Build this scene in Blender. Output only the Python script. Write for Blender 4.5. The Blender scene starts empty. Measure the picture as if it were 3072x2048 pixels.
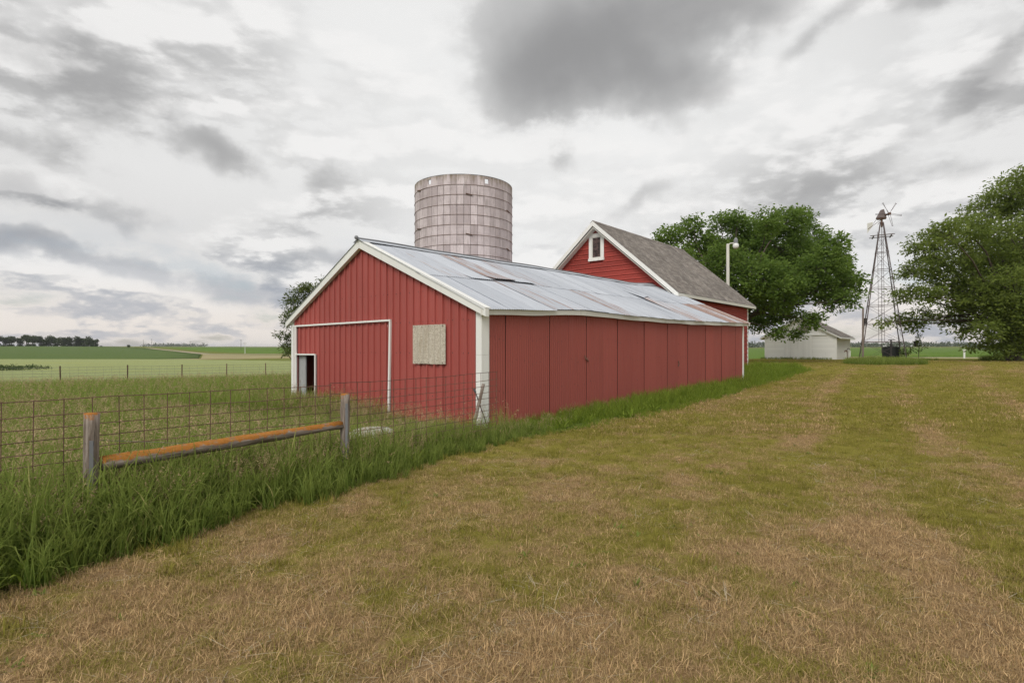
import bpy, bmesh, math, random
import numpy as np
from mathutils import Vector, Matrix
R = math.radians
random.seed(7); rng = np.random.default_rng(7)
scene = bpy.context.scene
COL = scene.collection

# ------------------------------------------------------------------ camera
cam_data = bpy.data.cameras.new('camera'); cam = bpy.data.objects.new('camera', cam_data); COL.objects.link(cam)
cam.location = (0, 0, 1.5); cam.rotation_euler = (R(90), 0, 0)
cam_data.sensor_width = 36; cam_data.lens = 20.0; cam_data.shift_y = 0.0078
cam_data.clip_start = 0.05; cam_data.clip_end = 12000
scene.camera = cam
vs = scene.view_settings
vs.view_transform = 'Standard'; vs.look = 'None'; vs.exposure = 0.35; vs.gamma = 1.0; vs.use_curve_mapping = False
scene.cycles.max_bounces = 5; scene.cycles.transparent_max_bounces = 8
scene.cycles.use_denoising = True; scene.cycles.denoiser = 'OPENIMAGEDENOISE'; scene.cycles.denoising_input_passes = 'RGB_ALBEDO_NORMAL'; scene.cycles.denoising_prefilter = 'NONE'; scene.cycles.diffuse_bounces = 3; scene.cycles.glossy_bounces = 2; scene.cycles.transmission_bounces = 3
scene.cycles.use_adaptive_sampling = True; scene.cycles.adaptive_threshold = .015

# ------------------------------------------------------------------ node helper
class NT:
    def __init__(s, tree): s.t = tree; s.n = tree.nodes; s.l = tree.links
    def add(s, typ, **kw):
        n = s.n.new(typ)
        ins = kw.pop('ins', {})
        for k, v in kw.items(): setattr(n, k, v)
        for k, v in ins.items(): s.put(n.inputs[k], v)
        return n
    def put(s, sock, v):
        if isinstance(v, bpy.types.NodeSocket): s.l.new(v, sock)
        elif v is not None:
            if hasattr(sock.default_value, '__len__') and not hasattr(v, '__len__'):
                sock.default_value = [v] * len(sock.default_value)
            elif hasattr(v, '__len__') and hasattr(sock.default_value, '__len__') and len(sock.default_value) == 4 and len(v) == 3:
                sock.default_value = (*v, 1)
            else: sock.default_value = v
    def math(s, op, a, b=None, c=None, clamp=False):
        n = s.n.new('ShaderNodeMath'); n.operation = op; n.use_clamp = clamp
        for i, v in enumerate((a, b, c)):
            if v is not None: s.put(n.inputs[i], v)
        return n.outputs[0]
    def vmath(s, op, a, b=None):
        n = s.n.new('ShaderNodeVectorMath'); n.operation = op
        s.put(n.inputs[0], a)
        if b is not None:
            s.put(n.inputs[3] if op == 'SCALE' else n.inputs[1], b)
        return n.outputs['Value'] if op in ('LENGTH', 'DOT_PRODUCT', 'DISTANCE') else n.outputs[0]
    def mix(s, f, a, b, typ='MIX'):
        n = s.n.new('ShaderNodeMix'); n.data_type = 'RGBA'; n.blend_type = typ
        s.put(n.inputs[0], f); s.put(n.inputs[6], a); s.put(n.inputs[7], b)
        return n.outputs[2]
    def ramp(s, f, lo, hi, a=0.0, b=1.0, smooth=True):
        n = s.n.new('ShaderNodeMapRange'); n.interpolation_type = 'SMOOTHSTEP' if smooth else 'LINEAR'; n.clamp = True
        s.put(n.inputs[0], f); s.put(n.inputs[1], lo); s.put(n.inputs[2], hi); s.put(n.inputs[3], a); s.put(n.inputs[4], b)
        return n.outputs[0]
    def noise(s, vec, scale, detail=4, rough=.55, dist=0.0, color=False, typ='FBM'):
        n = s.n.new('ShaderNodeTexNoise'); n.noise_dimensions = '3D'
        if vec is not None: s.l.new(vec, n.inputs['Vector'])
        n.inputs['Scale'].default_value = scale; n.inputs['Detail'].default_value = detail
        n.inputs['Roughness'].default_value = rough; n.inputs['Distortion'].default_value = dist
        return n.outputs['Color'] if color else n.outputs['Fac']
    def mapping(s, vec, loc=(0, 0, 0), rot=(0, 0, 0), scale=(1, 1, 1), typ='POINT'):
        n = s.n.new('ShaderNodeMapping'); n.vector_type = typ
        s.l.new(vec, n.inputs[0]); n.inputs[1].default_value = loc; n.inputs[2].default_value = rot; n.inputs[3].default_value = scale
        return n.outputs[0]

# ------------------------------------------------------------------ sky
SUN_AZ, SUN_EL = -158.0, 42.0          # degrees clockwise from +Y, elevation
world = bpy.data.worlds.new('World'); scene.world = world; world.use_nodes = True
w = NT(world.node_tree); w.n.clear()
tc = w.add('ShaderNodeTexCoord'); d0 = w.vmath('NORMALIZE', tc.outputs['Generated'])
sky = w.add('ShaderNodeTexSky', sky_type='NISHITA'); sky.sun_disc = False
sky.sun_elevation = R(SUN_EL); sky.sun_rotation = R(SUN_AZ); sky.altitude = 400; sky.air_density = 1.0; sky.dust_density = 2.0
sep = w.add('ShaderNodeSeparateXYZ', ins={0: d0})
zc = w.math('MAXIMUM', sep.outputs[2], 0.0)
def cloud_space(z):
    dn = w.math('ADD', z, .34)
    return w.add('ShaderNodeCombineXYZ', ins={0: w.math('DIVIDE', sep.outputs[0], dn), 1: w.math('DIVIDE', sep.outputs[1], dn), 2: w.math('MULTIPLY', z, 2.6)}).outputs[0]
plane = cloud_space(zc)
# second sample a little higher up: where there is cloud above but less here we look at a cloud base
plane2 = cloud_space(w.math('ADD', zc, .034))
NSC = 2.3; SKYOFF = 5.0
n_a = w.noise(plane, NSC, 8, .60, .0); n_b = w.noise(plane2, NSC, 4, .58, .0)
n_big = w.noise(w.mapping(plane, (SKYOFF, 1.3, 0)), .55, 2, .5, .0)
n_fine = w.noise(w.mapping(d0, scale=(1, 1, 1.5)), 8, 6, .60, .0)
warp = w.vmath('SUBTRACT', w.noise(d0, 5, 3, .55, 0, color=True), (.5, .5, .5))
warp2 = w.vmath('SUBTRACT', w.noise(d0, 17, 3, .6, 0, color=True), (.5, .5, .5))
dw = w.vmath('ADD', d0, w.vmath('ADD', w.vmath('SCALE', warp, .15), w.vmath('SCALE', warp2, .035)))
CLOUDS = [  # azimuth, elevation, half width, half height, darkness, tilt: the dark cumulus in view
 (7.5, 28.5, .19, .125, 1.1, 0), (15.5, 22.8, .075, .06, .6, -20), (2.5, 24.6, .10, .07, .5, 20), (12.5, 26.5, .12, .08, .5, 0), (22.0, 29.5, .11, .05, .85, 0),
 (-27.7, 16.4, .07, .026, .6, -8), (-32.0, 18.6, .13, .05, .36, -20), (-41.5, 14.8, .11, .045, .48, 0), (-40.7, 11.0, .08, .02, .4, 0),
 (-34.8, 10.7, .05, .02, .42, 0), (40.8, 20.8, .095, .03, .6, 28), (35.0, 27.0, .08, .026, .5, 0), (4.2, 19.3, .045, .02, .34, 0),
 (13.0, 13.6, .07, .02, .34, 0), (28.9, 25.4, .051, .021, .4, 20), (-40.5, 23.0, .16, .075, .30, -20), (-18.3, 15.2, .048, .02, .35, 0),
 (-11.1, 19.9, .08, .03, .2, 0), (30.7, 15.4, .12, .025, .28, 0), (38.6, 14.6, .09, .025, .28, 0),
 (-36.0, 7.6, .15, .022, .55, 3), (-25.6, 6.2, .13, .022, .6, -5), (-41.4, 7.6, .07, .02, .6, 0), (-17, 8.5, .09, .018, .5, 0)]
acc = None
for az, el, rx, rz, amp, tilt in CLOUDS:
    a, e = R(az), R(el)
    dv = (math.sin(a) * math.cos(e), math.cos(a) * math.cos(e), math.sin(e))
    m = Matrix.Rotation(-a, 3, 'Z') @ Matrix.Rotation(e, 3, 'X') @ Matrix.Rotation(R(-tilt), 3, 'Y')
    mp = w.mapping(dw, dv, m.to_euler('XYZ'), (rx, 1.0, rz), 'TEXTURE')
    v = w.ramp(w.vmath('LENGTH', mp), 1.45, .0, 0, amp)
    acc = v if acc is None else w.math('ADD', acc, v)
edge_n = w.math('MULTIPLY', w.math('SUBTRACT', n_fine, .5), 1.9)
rag = w.math('MULTIPLY', acc, w.ramp(w.math('ADD', acc, edge_n), .04, .48, .10, 1.12))
low = w.ramp(zc, .02, .26, 1, 0)                        # towards the horizon
# cumulus fields from noise: lit tops, grey bases
cum = w.ramp(n_a, .445, .56)
base = w.ramp(w.math('SUBTRACT', n_b, n_a), -.07, .05)
amt = w.ramp(zc, .03, .40, .95, .62)
grey = w.math('MULTIPLY', w.math('MULTIPLY', cum, base), w.math('MULTIPLY', amt, w.math('MAXIMUM', w.ramp(n_big, .36, .60, .12, 1.15), w.math('MULTIPLY', low, .85))))
dark = w.math('SUBTRACT', 1.0, w.math('EXPONENT', w.math('MULTIPLY', w.math('ADD', w.math('MULTIPLY', rag, .95), grey), -1.25)), clamp=True)
veil = w.mix(w.ramp(n_big, .30, .70), (8.5, 8.5, 8.45), (7.2, 7.15, 7.1))
bright = w.math('MULTIPLY', w.math('MULTIPLY', cum, w.math('SUBTRACT', 1.0, base)), w.ramp(zc, .0, .4, .7, .6))
veil = w.mix(bright, veil, (9.0, 8.9, 8.8))
veil = w.mix(w.math('MULTIPLY', w.ramp(zc, .02, .13, 1, 0), .75), veil, (8.5, 7.65, 6.9))        # creamy air low down
shadow_tint = w.mix(low, (2.15, 2.15, 2.2), (2.9, 3.4, 4.3))
cloud = w.mix(dark, veil, shadow_tint)
gaps = w.math('MULTIPLY', w.ramp(n_a, .47, .36), w.ramp(zc, .005, .22, .6, .0))
skyc = w.mix(1.0, sky.outputs[0], (1.05, 1.02, 1.0), 'MULTIPLY')
col = w.mix(gaps, cloud, skyc)
bg = w.add('ShaderNodeBackground', ins={'Color': col, 'Strength': 0.08})
out = w.add('ShaderNodeOutputWorld', ins={0: bg.outputs[0]})
world.cycles.sampling_method = 'MANUAL'; world.cycles.sample_map_resolution = 512

# ------------------------------------------------------------------ sun (behind thin cloud)
sl = bpy.data.lights.new('sun', 'SUN'); sl.energy = 1.5; sl.angle = R(28); sl.color = (1.0, .96, .9)
so = bpy.data.objects.new('sun', sl); COL.objects.link(so)
sd = Vector((math.sin(R(SUN_AZ)) * math.cos(R(SUN_EL)), math.cos(R(SUN_AZ)) * math.cos(R(SUN_EL)), math.sin(R(SUN_EL))))
so.rotation_euler = sd.to_track_quat('Z', 'Y').to_euler(); so.location = sd * 60

# ------------------------------------------------------------------ object helpers
def mesh(name, verts, faces, mats=None, smooth=False):
    me = bpy.data.meshes.new(name); me.from_pydata([tuple(map(float, v)) for v in verts], [], faces)
    for m in (mats if isinstance(mats, (list, tuple)) else [mats] if mats else []): me.materials.append(m)
    if smooth: me.polygons.foreach_set('use_smooth', [True] * len(me.polygons))
    me.update(); return me
def link(name, me, parent=None, loc=None, rotz=None):
    o = bpy.data.objects.new(name, me); COL.objects.link(o)
    if parent is not None: o.parent = parent
    if loc is not None: o.location = loc
    if rotz is not None: o.rotation_euler = (0, 0, rotz)
    return o
def tag(o, label=None, cat=None, group=None, kind=None):
    if label: o['label'] = label
    if cat: o['category'] = cat
    if group: o['group'] = group
    if kind: o['kind'] = kind
    return o
def thing(name, label, cat, loc=(0, 0, 0), rotz=0, group=None):
    return tag(link(name, None, None, loc, rotz), label, cat, group)
class MB:
    """collects simple solids into one mesh"""
    def __init__(s): s.v = []; s.f = []
    def add(s, verts, faces):
        o = len(s.v); s.v += [tuple(v) for v in verts]; s.f += [tuple(i + o for i in f) for f in faces]; return s
    def box(s, x0, x1, y0, y1, z0, z1):
        return s.add([(x0,y0,z0),(x1,y0,z0),(x1,y1,z0),(x0,y1,z0),(x0,y0,z1),(x1,y0,z1),(x1,y1,z1),(x0,y1,z1)],
                     [(0,3,2,1),(4,5,6,7),(0,1,5,4),(1,2,6,5),(2,3,7,6),(3,0,4,7)])
    def hexa(s, p): # 8 points: bottom ring then top ring
        return s.add(p, [(0,3,2,1),(4,5,6,7),(0,1,5,4),(1,2,6,5),(2,3,7,6),(3,0,4,7)])
    def tube(s, pts, rad, n=8, cap=True):
        pts = [Vector(p) for p in pts]; rads = rad if hasattr(rad, '__len__') else [rad] * len(pts)
        base = len(s.v); ref = None
        for i, p in enumerate(pts):
            t = (pts[min(i + 1, len(pts) - 1)] - pts[max(i - 1, 0)]).normalized()
            if ref is None: ref = Vector((0, 0, 1)) if abs(t.z) < .9 else Vector((1, 0, 0))
            a = t.cross(ref).normalized(); b = a.cross(t).normalized(); ref = b
            for k in range(n):
                q = p + (a * math.cos(2 * math.pi * k / n) + b * math.sin(2 * math.pi * k / n)) * rads[i]
                s.v.append(tuple(q))
        for i in range(len(pts) - 1):
            for k in range(n):
                s.f.append((base + i*n + k, base + i*n + (k+1) % n, base + (i+1)*n + (k+1) % n, base + (i+1)*n + k))
        if cap:
            s.f.append(tuple(base + k for k in range(n))[::-1]); s.f.append(tuple(base + (len(pts)-1)*n + k for k in range(n)))
        return s
    def bar(s, a, b, w_, h_=None):
        return s.tube([a, b], (w_ or .05) * .70711, 4) if h_ is None else s.beam(a, b, w_, h_)
    def beam(s, a, b, w_, h_, up=(0, 0, 1)):
        a, b, up = Vector(a), Vector(b), Vector(up); t = (b - a).normalized(); r = t.cross(up).normalized(); q = r.cross(t).normalized()
        P = []
        for zz in (-1, 1):
            for p, sx in ((a, -1), (a, 1), (b, 1), (b, -1)): P.append(p + r * sx * w_ / 2 + q * zz * h_ / 2)
        return s.hexa(P)
    def ball(s, c, r, n=10, m=6):
        o = len(s.v); cx, cy, cz = c
        s.v.append((cx, cy, cz + r))
        for i in range(1, m):
            th = math.pi * i / m
            for k in range(n): s.v.append((cx + r*math.sin(th)*math.cos(2*math.pi*k/n), cy + r*math.sin(th)*math.sin(2*math.pi*k/n), cz + r*math.cos(th)))
        s.v.append((cx, cy, cz - r))
        for k in range(n): s.f.append((o, o+1+k, o+1+(k+1)%n))
        for i in range(m-2):
            for k in range(n): s.f.append((o+1+i*n+k, o+1+(i+1)*n+k, o+1+(i+1)*n+(k+1)%n, o+1+i*n+(k+1)%n))
        for k in range(n): s.f.append((len(s.v)-1, o+1+(m-2)*n+(k+1)%n, o+1+(m-2)*n+k))
        return s
    def build(s, name, mat, parent=None, smooth=False):
        return link(name, mesh(name, s.v, s.f, mat, smooth), parent)

# ------------------------------------------------------------------ materials
def mat(name):
    m = bpy.data.materials.new(name); m.use_nodes = True; t = NT(m.node_tree); t.n.clear(); return m, t
def finish(t, color, rough=.8, normal=None, metal=0.0, spec=.5, transl=None):
    b = t.add('ShaderNodeBsdfPrincipled'); t.put(b.inputs['Base Color'], color); t.put(b.inputs['Roughness'], rough)
    t.put(b.inputs['Metallic'], metal); t.put(b.inputs['Specular IOR Level'], spec)
    if normal is not None: t.put(b.inputs['Normal'], normal)
    sh = b.outputs[0]
    if transl is not None:
        tr = t.add('ShaderNodeBsdfTranslucent'); t.put(tr.inputs[0], transl[0])
        mx = t.add('ShaderNodeMixShader'); mx.inputs[0].default_value = transl[1]
        t.l.new(sh, mx.inputs[1]); t.l.new(tr.outputs[0], mx.inputs[2]); sh = mx.outputs[0]
    o = t.add('ShaderNodeOutputMaterial', ins={0: sh})
def bump(t, h, strength=.3, dist=.01):
    n = t.add('ShaderNodeBump'); n.inputs['Strength'].default_value = strength; n.inputs['Distance'].default_value = dist
    t.l.new(h, n.inputs['Height']); return n.outputs[0]
def pos(t): return t.add('ShaderNodeNewGeometry').outputs['Position']
def obj(t): return t.add('ShaderNodeTexCoord').outputs['Object']
def orand(t): return t.add('ShaderNodeObjectInfo').outputs['Random']
def attr(t, name, typ='GEOMETRY'):
    n = t.add('ShaderNodeAttribute'); n.attribute_type = typ; n.attribute_name = name; return n.outputs['Fac']

def paint(name, c, var=.12, rough=.55, dirt=(.2, .15, .11), dirt_amt=.35, scale=3.0, streak=True, spec=.35):
    m, t = mat(name); p = pos(t)
    st = t.mapping(p, scale=(1, 1, .12)) if streak else p
    n1 = t.noise(st, scale * 3, 6, .6); n2 = t.noise(p, scale * .35, 3, .5)
    k = t.math('ADD', t.math('MULTIPLY', orand(t), .5), t.math('MULTIPLY', n2, .8))
    col = t.mix(t.ramp(k, .25, 1.05), tuple(x * (1 - var) for x in c), tuple(min(1, x * (1 + var)) for x in c))
    col = t.mix(t.math('MULTIPLY', t.ramp(n1, .56, .78), dirt_amt), col, dirt)
    sp = t.noise(p, 60, 3, .7)
    col = t.mix(t.math('MULTIPLY', t.ramp(sp, .66, .74), dirt_amt * .8), col, dirt)
    finish(t, col, t.ramp(n1, .2, .8, rough - .08, rough + .12), bump(t, t.noise(p, 90, 3, .6), .06, .01), spec=spec)
    return m
M = {}
M['red_gable'] = paint('red_steel', (.375, .085, .072), .10, .5, (.21, .085, .07), .35, 2.0)
M['red_side'] = paint('red_corrugated', (.325, .078, .062), .07, .62, (.20, .068, .054), .25, 1.6)
M['red_wood'] = paint('red_clapboard', (.32, .048, .036), .16, .62, (.15, .04, .032), .5, 2.4, streak=False)
M['white'] = paint('white_trim', (.82, .82, .79), .05, .5, (.42, .38, .32), .35, 1.6)
M['white_old'] = paint('weathered_white', (.66, .65, .60), .08, .7, (.34, .31, .27), .55, 2.2)
M['shed_white'] = paint('shed_white', (.84, .83, .80), .05, .65, (.5, .47, .42), .35, 1.4)
M['dark_metal'] = paint('dark_metal', (.055, .05, .05), .2, .5, (.11, .06, .04), .5, 4)
M['ridge_metal'] = paint('ridge_metal', (.22, .225, .24), .2, .45, (.14, .09, .07), .6, 3)
M['rust_iron'] = paint('rusty_iron', (.16, .095, .068), .3, .75, (.08, .05, .04), .6, 6)
M['pole_wood'] = paint('pole_wood', (.22, .175, .15), .2, .9, (.10, .08, .07), .5, 6)
M['hoop'] = paint('hoop_steel', (.22, .155, .13), .2, .7, (.12, .08, .06), .5, 6)
M['mill_steel'] = paint('mill_steel', (.125, .098, .095), .25, .6, (.17, .08, .06), .6, 4)
M['wire'] = paint('wire', (.15, .085, .062), .3, .7, (.09, .06, .05), .5, 6)
M['wire_grey'] = paint('wire_grey', (.19, .18, .165), .3, .6, (.11, .08, .06), .5, 6)
M['black'] = paint('black_plastic', (.016, .018, .018), .3, .55, (.05, .045, .04), .4, 3)
M['inside'] = paint('dark_inside', (.05, .04, .035), .2, .9, (.03, .025, .02), .4, 3)
M['bark'] = paint('bark', (.085, .068, .052), .25, .95, (.04, .035, .03), .5, 5)
def wood_grey():
    m, t = mat('weathered_wood'); p = obj(t)
    g = t.noise(t.mapping(p, scale=(30, 30, 2.0)), 1.6, 6, .65, .6)
    cr = t.noise(t.mapping(p, scale=(60, 60, 2.5)), 1.3, 4, .6, .4)
    col = t.mix(t.ramp(g, .3, .72), (.15, .115, .09), (.35, .30, .26))
    col = t.mix(t.math('MULTIPLY', t.ramp(cr, .60, .70), .75), col, (.045, .036, .03))
    la = attr(t, 'lichen'); lich = t.math('MULTIPLY', t.ramp(t.math('ADD', t.math('MULTIPLY', t.noise(p, 11, 6, .7), .9), t.math('MULTIPLY', la, .36)), .64, .78), t.ramp(la, .02, .15))
    col = t.mix(lich, col, t.mix(t.noise(p, 40, 4, .7), (.22, .085, .02), (.52, .225, .05)))
    finish(t, col, .92, bump(t, g, .7, .012), spec=.15); return m
M['wood'] = wood_grey()
def galv():
    m, t = mat('galvanised_roof'); p = obj(t)
    # object space: x along the ridge, y down the slope
    st = t.mapping(p, scale=(9, .55, .55)); n = t.noise(st, 1.0, 6, .6, .3)
    fine = t.noise(t.mapping(p, scale=(30, 1.2, 1.2)), 1.0, 5, .65)
    sp = t.noise(p, 14, 5, .7); big = t.noise(p, .5, 3, .5)
    rnd = orand(t)
    col = t.mix(t.ramp(t.math('ADD', t.math('MULTIPLY', rnd, .28), t.math('MULTIPLY', n, .7)), .2, .85), (.52, .55, .60), (.72, .75, .80))
    col = t.mix(t.math('MULTIPLY', t.ramp(fine, .52, .75), .5), col, (.33, .32, .33))
    ra = attr(t, 'rust', 'OBJECT')
    rr = t.ramp(t.math('ADD', t.math('ADD', t.math('MULTIPLY', n, .8), t.math('MULTIPLY', fine, .45)), ra), .80, .95)
    rc = t.mix(t.ramp(sp, .35, .65), (.20, .085, .05), (.36, .20, .13))
    col = t.mix(t.math('MULTIPLY', rr, .85), col, rc)
    pits = t.ramp(sp, .66, .72); col = t.mix(t.math('MULTIPLY', pits, .4), col, (.25, .14, .10))
    b = t.math('MULTIPLY', t.math('SUBTRACT', 1.0, rr), .55)
    finish(t, col, t.ramp(fine, .3, .7, .36, .58), bump(t, t.noise(p, 25, 3, .5), .10, .01), metal=b, spec=.5); return m
M['galv'] = galv()
def fibre():
    m, t = mat('fibreglass'); p = pos(t)
    n = t.noise(p, 35, 6, .7); n2 = t.noise(t.mapping(p, scale=(1, 1, .2)), 7, 4, .6)
    col = t.mix(t.ramp(n, .35, .65), (.40, .345, .27), (.62, .575, .49))
    col = t.mix(t.math('MULTIPLY', t.ramp(n2, .5, .7), .5), col, (.36, .30, .22))
    finish(t, col, .75, bump(t, n, .3, .01), spec=.2); return m
M['fibre'] = fibre()
def stave_mat():
    m, t = mat('concrete_stave'); p = pos(t); r = orand(t)
    n = t.noise(p, 3.0, 6, .65); f = t.noise(p, 28, 5, .7); st = t.noise(t.mapping(p, scale=(1, 1, .15)), 9, 5, .65)
    k = t.math('ADD', t.math('MULTIPLY', r, .55), t.math('MULTIPLY', n, .7))
    col = t.mix(t.ramp(k, .3, 1.0), (.45, .385, .39), (.69, .61, .62))
    col = t.mix(t.math('MULTIPLY', t.ramp(st, .5, .72), .55), col, (.26, .225, .215))
    col = t.mix(t.math('MULTIPLY', t.ramp(f, .58, .72), .5), col, (.22, .175, .165))
    col = t.mix(t.math('MULTIPLY', t.ramp(f, .40, .30), .35), col, (.52, .45, .44))
    z = t.add('ShaderNodeSeparateXYZ', ins={0: p}).outputs[2]
    moss = t.math('MULTIPLY', t.ramp(t.math('ADD', z, t.math('MULTIPLY', st, .9)), 8.15, 8.6), .75)   # moss stain growing along the rim
    col = t.mix(moss, col, t.mix(n, (.16, .125, .07), (.27, .215, .14)))
    finish(t, col, .95, bump(t, t.math('ADD', f, n), .5, .012), spec=.1); return m
M['stave'] = stave_mat()
def shingles():
    m, t = mat('shingles'); p = obj(t)   # object x along the ridge, y down the slope in metres
    br = t.add('ShaderNodeTexBrick'); t.l.new(p, br.inputs['Vector']); br.inputs['Scale'].default_value = 1.0
    br.inputs['Brick Width'].default_value = .30; br.inputs['Row Height'].default_value = .14; br.inputs['Mortar Size'].default_value = .006
    br.inputs['Color1'].default_value = (.19, .17, .155, 1); br.inputs['Color2'].default_value = (.29, .265, .245, 1); br.inputs['Mortar'].default_value = (.10, .09, .08, 1)
    big = t.noise(t.mapping(p, scale=(1.2, .5, 1)), 1.2, 5, .6); f = t.noise(p, 40, 4, .7)
    col = t.mix(t.ramp(big, .35, .7), t.mix(1, br.outputs[0], (.82, .81, .8), 'MULTIPLY'), t.mix(1, br.outputs[0], (1.2, 1.18, 1.15), 'MULTIPLY'))
    col = t.mix(t.math('MULTIPLY', t.ramp(t.noise(t.mapping(p, scale=(1, 5, 1)), 2.3, 5, .65), .60, .72), .6), col, (.115, .10, .09))
    finish(t, col, .95, bump(t, t.math('ADD', f, br.outputs[1]), .3, .01), spec=.1); return m
M['shingles'] = shingles()
def glass():
    m, t = mat('old_glass'); p = pos(t)
    col = t.mix(t.ramp(t.noise(p, 7, 4, .6), .4, .7), (.045, .035, .035), (.13, .085, .08))
    finish(t, col, .12, spec=.6); return m
M['glass'] = glass()
def lamp_glass():
    m, t = mat('lamp_glass'); finish(t, (.75, .75, .73), .2, spec=.5); return m
M['lamp'] = lamp_glass()
M['grey_board'] = paint('grey_board', (.36, .37, .37), .15, .85, (.10, .09, .085), .9, 5)
M['concrete'] = paint('pale_concrete', (.52, .50, .45), .12, .9, (.3, .27, .23), .5, 5, streak=False)

# ------------------------------------------------------------------ terrain
def sstep(a, b, x):
    t = np.clip((np.asarray(x, float) - a) / (b - a), 0, 1); return t * t * (3 - 2 * t)
def vnoise(x, y, seed=0):
    x = np.asarray(x, float); y = np.asarray(y, float)
    xi = np.floor(x).astype(np.int64); yi = np.floor(y).astype(np.int64); fx = x - xi; fy = y - yi
    fx = fx * fx * (3 - 2 * fx); fy = fy * fy * (3 - 2 * fy)
    def h(a, b):
        n = (a * 374761393 + b * 668265263 + seed * 974711) & 0x7fffffff
        n = ((n ^ (n >> 13)) * 1274126177) & 0x7fffffff
        return ((n ^ (n >> 16)) & 0xffff) / 65535.0
    return (h(xi, yi) * (1-fx) + h(xi+1, yi) * fx) * (1-fy) + (h(xi, yi+1) * (1-fx) + h(xi+1, yi+1) * fx) * fy
def fbm(x, y, seed=0, oct=4):
    s = 0; a = .5; tot = 0
    for i in range(oct):
        s = s + a * vnoise(x * 2**i, y * 2**i, seed + i * 17); tot += a; a *= .55
    return s / tot
UX, UY = .6460, .7633          # along the sheds' long walls; (-UY, UX) runs along their gables
CX, CY = -.58, 10.8            # near corner of the low metal shed
def uv(x, y):
    return (x - CX) * UX + (y - CY) * UY, -(x - CX) * UY + (y - CY) * UX
def tz(x, y):
    x = np.asarray(x, float); y = np.asarray(y, float)
    q, v = uv(x, y); r = np.hypot(x, y)
    right = 1 - sstep(9, 24, v)
    zr = np.interp(q, [-6, 0, 5, 14.7, 24, 45, 75, 140, 800], [0, 0, .04, .18, .46, .65, .45, .25, .2])
    zl = np.interp(r, [0, 12, 25, 60, 130, 250, 500, 1500, 4000], [0, 0, -.22, -.75, -1.55, -1.3, .3, 8.2, 14])
    hill = 2.9 * np.exp(-((x + 345) / 165) ** 2 - ((y - 430) / 170) ** 2)
    rr = np.interp(r, [0, 1000, 6000], [0, 0, 12])
    z = right * (zr + rr) + (1 - right) * (zl + hill)
    z = z + .03 * (fbm(x * .5, y * .5, 3, 3) - .5) * sstep(60, 10, r)
    return z
# edge of the mown grass: left of it (seen from the camera) the grass is left tall
EDGE = np.array([(-3.6, 1.2), (-3.2, 2.8), (-2.9, 3.9), (-2.3, 5.15), (-1.6, 6.1), (-.9, 7.8), (.5, 9.75), (2.7, 12.3), (5.6, 16.1), (8.7, 20.3), (12.0, 24.6), (15.2, 28.8), (15.6, 30.5), (13.4, 33.5), (11.0, 37.0), (6, 42)])
def edge_dist(x, y):
    """signed distance to the mown edge, positive on the tall side"""
    x = np.asarray(x, float); y = np.asarray(y, float); best = np.full(x.shape, 1e9); sg = np.ones(x.shape)
    for (ax, ay), (bx, by) in zip(EDGE[:-1], EDGE[1:]):
        dx, dy = bx - ax, by - ay; L2 = dx * dx + dy * dy
        t = np.clip(((x - ax) * dx + (y - ay) * dy) / L2, 0, 1)
        ex, ey = x - ax - t * dx, y - ay - t * dy; dd = np.hypot(ex, ey)
        cr = dx * ey - dy * ex
        m = dd < best;  best = np.where(m, dd, best); sg = np.where(m, np.sign(cr), sg)
    return best * sg + .42 * (fbm(x * 1.1, y * 1.1, 23, 3) - .5) * (y < 34)
def dryness(x, y):
    """0 green .. 1 straw, for the mown ground: swathes run along the mower's track"""
    q, v = uv(x, y)
    bend = v + .012 * q * q * 0 + 1.6 * np.sin(q * .06)
    sw = fbm(bend * .9, q * .10, 41, 3); pat = fbm(x * .55, y * .55, 5, 4); fine = fbm(x * 2.6, y * 2.6, 9, 3)
    r = np.hypot(x, y)
    near = sstep(9.5, 3.2, r) * .30 - .06 * sstep(14, 30, r)
    side = -.16 * sstep(-4.5, -9, v) * sstep(16, 7, r)                # greener towards the right foreground
    pth = np.interp(y, [0, 3.84, 8.6, 15, 25, 38, 50], [1.6, 2.77, 4.5, 8.0, 14.5, 24, 31]); tr = 0
    for k, o_ in enumerate((0, 1.75, 3.9, 5.8)):
        d_ = (x - pth - o_ - .05 * o_ * y * .4) * .8 + .25 * (fbm(x * .8, y * .8, 90 + k, 2) - .5)
        tr = tr + .34 * np.exp(-(d_ / .30) ** 2) - .30 * np.exp(-((d_ - .75) / .38) ** 2)
    sw = .5 + (sw - .5) * .8 + tr * sstep(60, 25, r) * 1.25
    return np.clip(.27 + (sw - .5) * .75 + (pat - .5) * .25 + (fine - .5) * 1.05 + near + side, 0, 1)
def grid_axis(lo, hi, n, fine):
    t = np.linspace(-1, 1, n); b = 1.0
    return t
def axis(neg, posv, n, k):
    a = np.sinh(np.linspace(-math.asinh(neg * k), math.asinh(posv * k), n)) / k; return a
gx = axis(5200, 5200, 420, .45); gy = np.sinh(np.linspace(math.asinh(-40 * .45 - 2), math.asinh(9000 * .45), 430)) / .45 + 2
GX, GY = np.meshgrid(gx, gy); GZ = tz(GX, GY)
V = np.stack([GX.ravel(), GY.ravel(), GZ.ravel()], 1); nx, ny = len(gx), len(gy)
ii = np.arange((nx-1)*(ny-1)); rr_ = ii // (nx-1); cc_ = ii % (nx-1); b0 = rr_ * nx + cc_
F = np.stack([b0, b0+1, b0+nx+1, b0+nx], 1)
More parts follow.
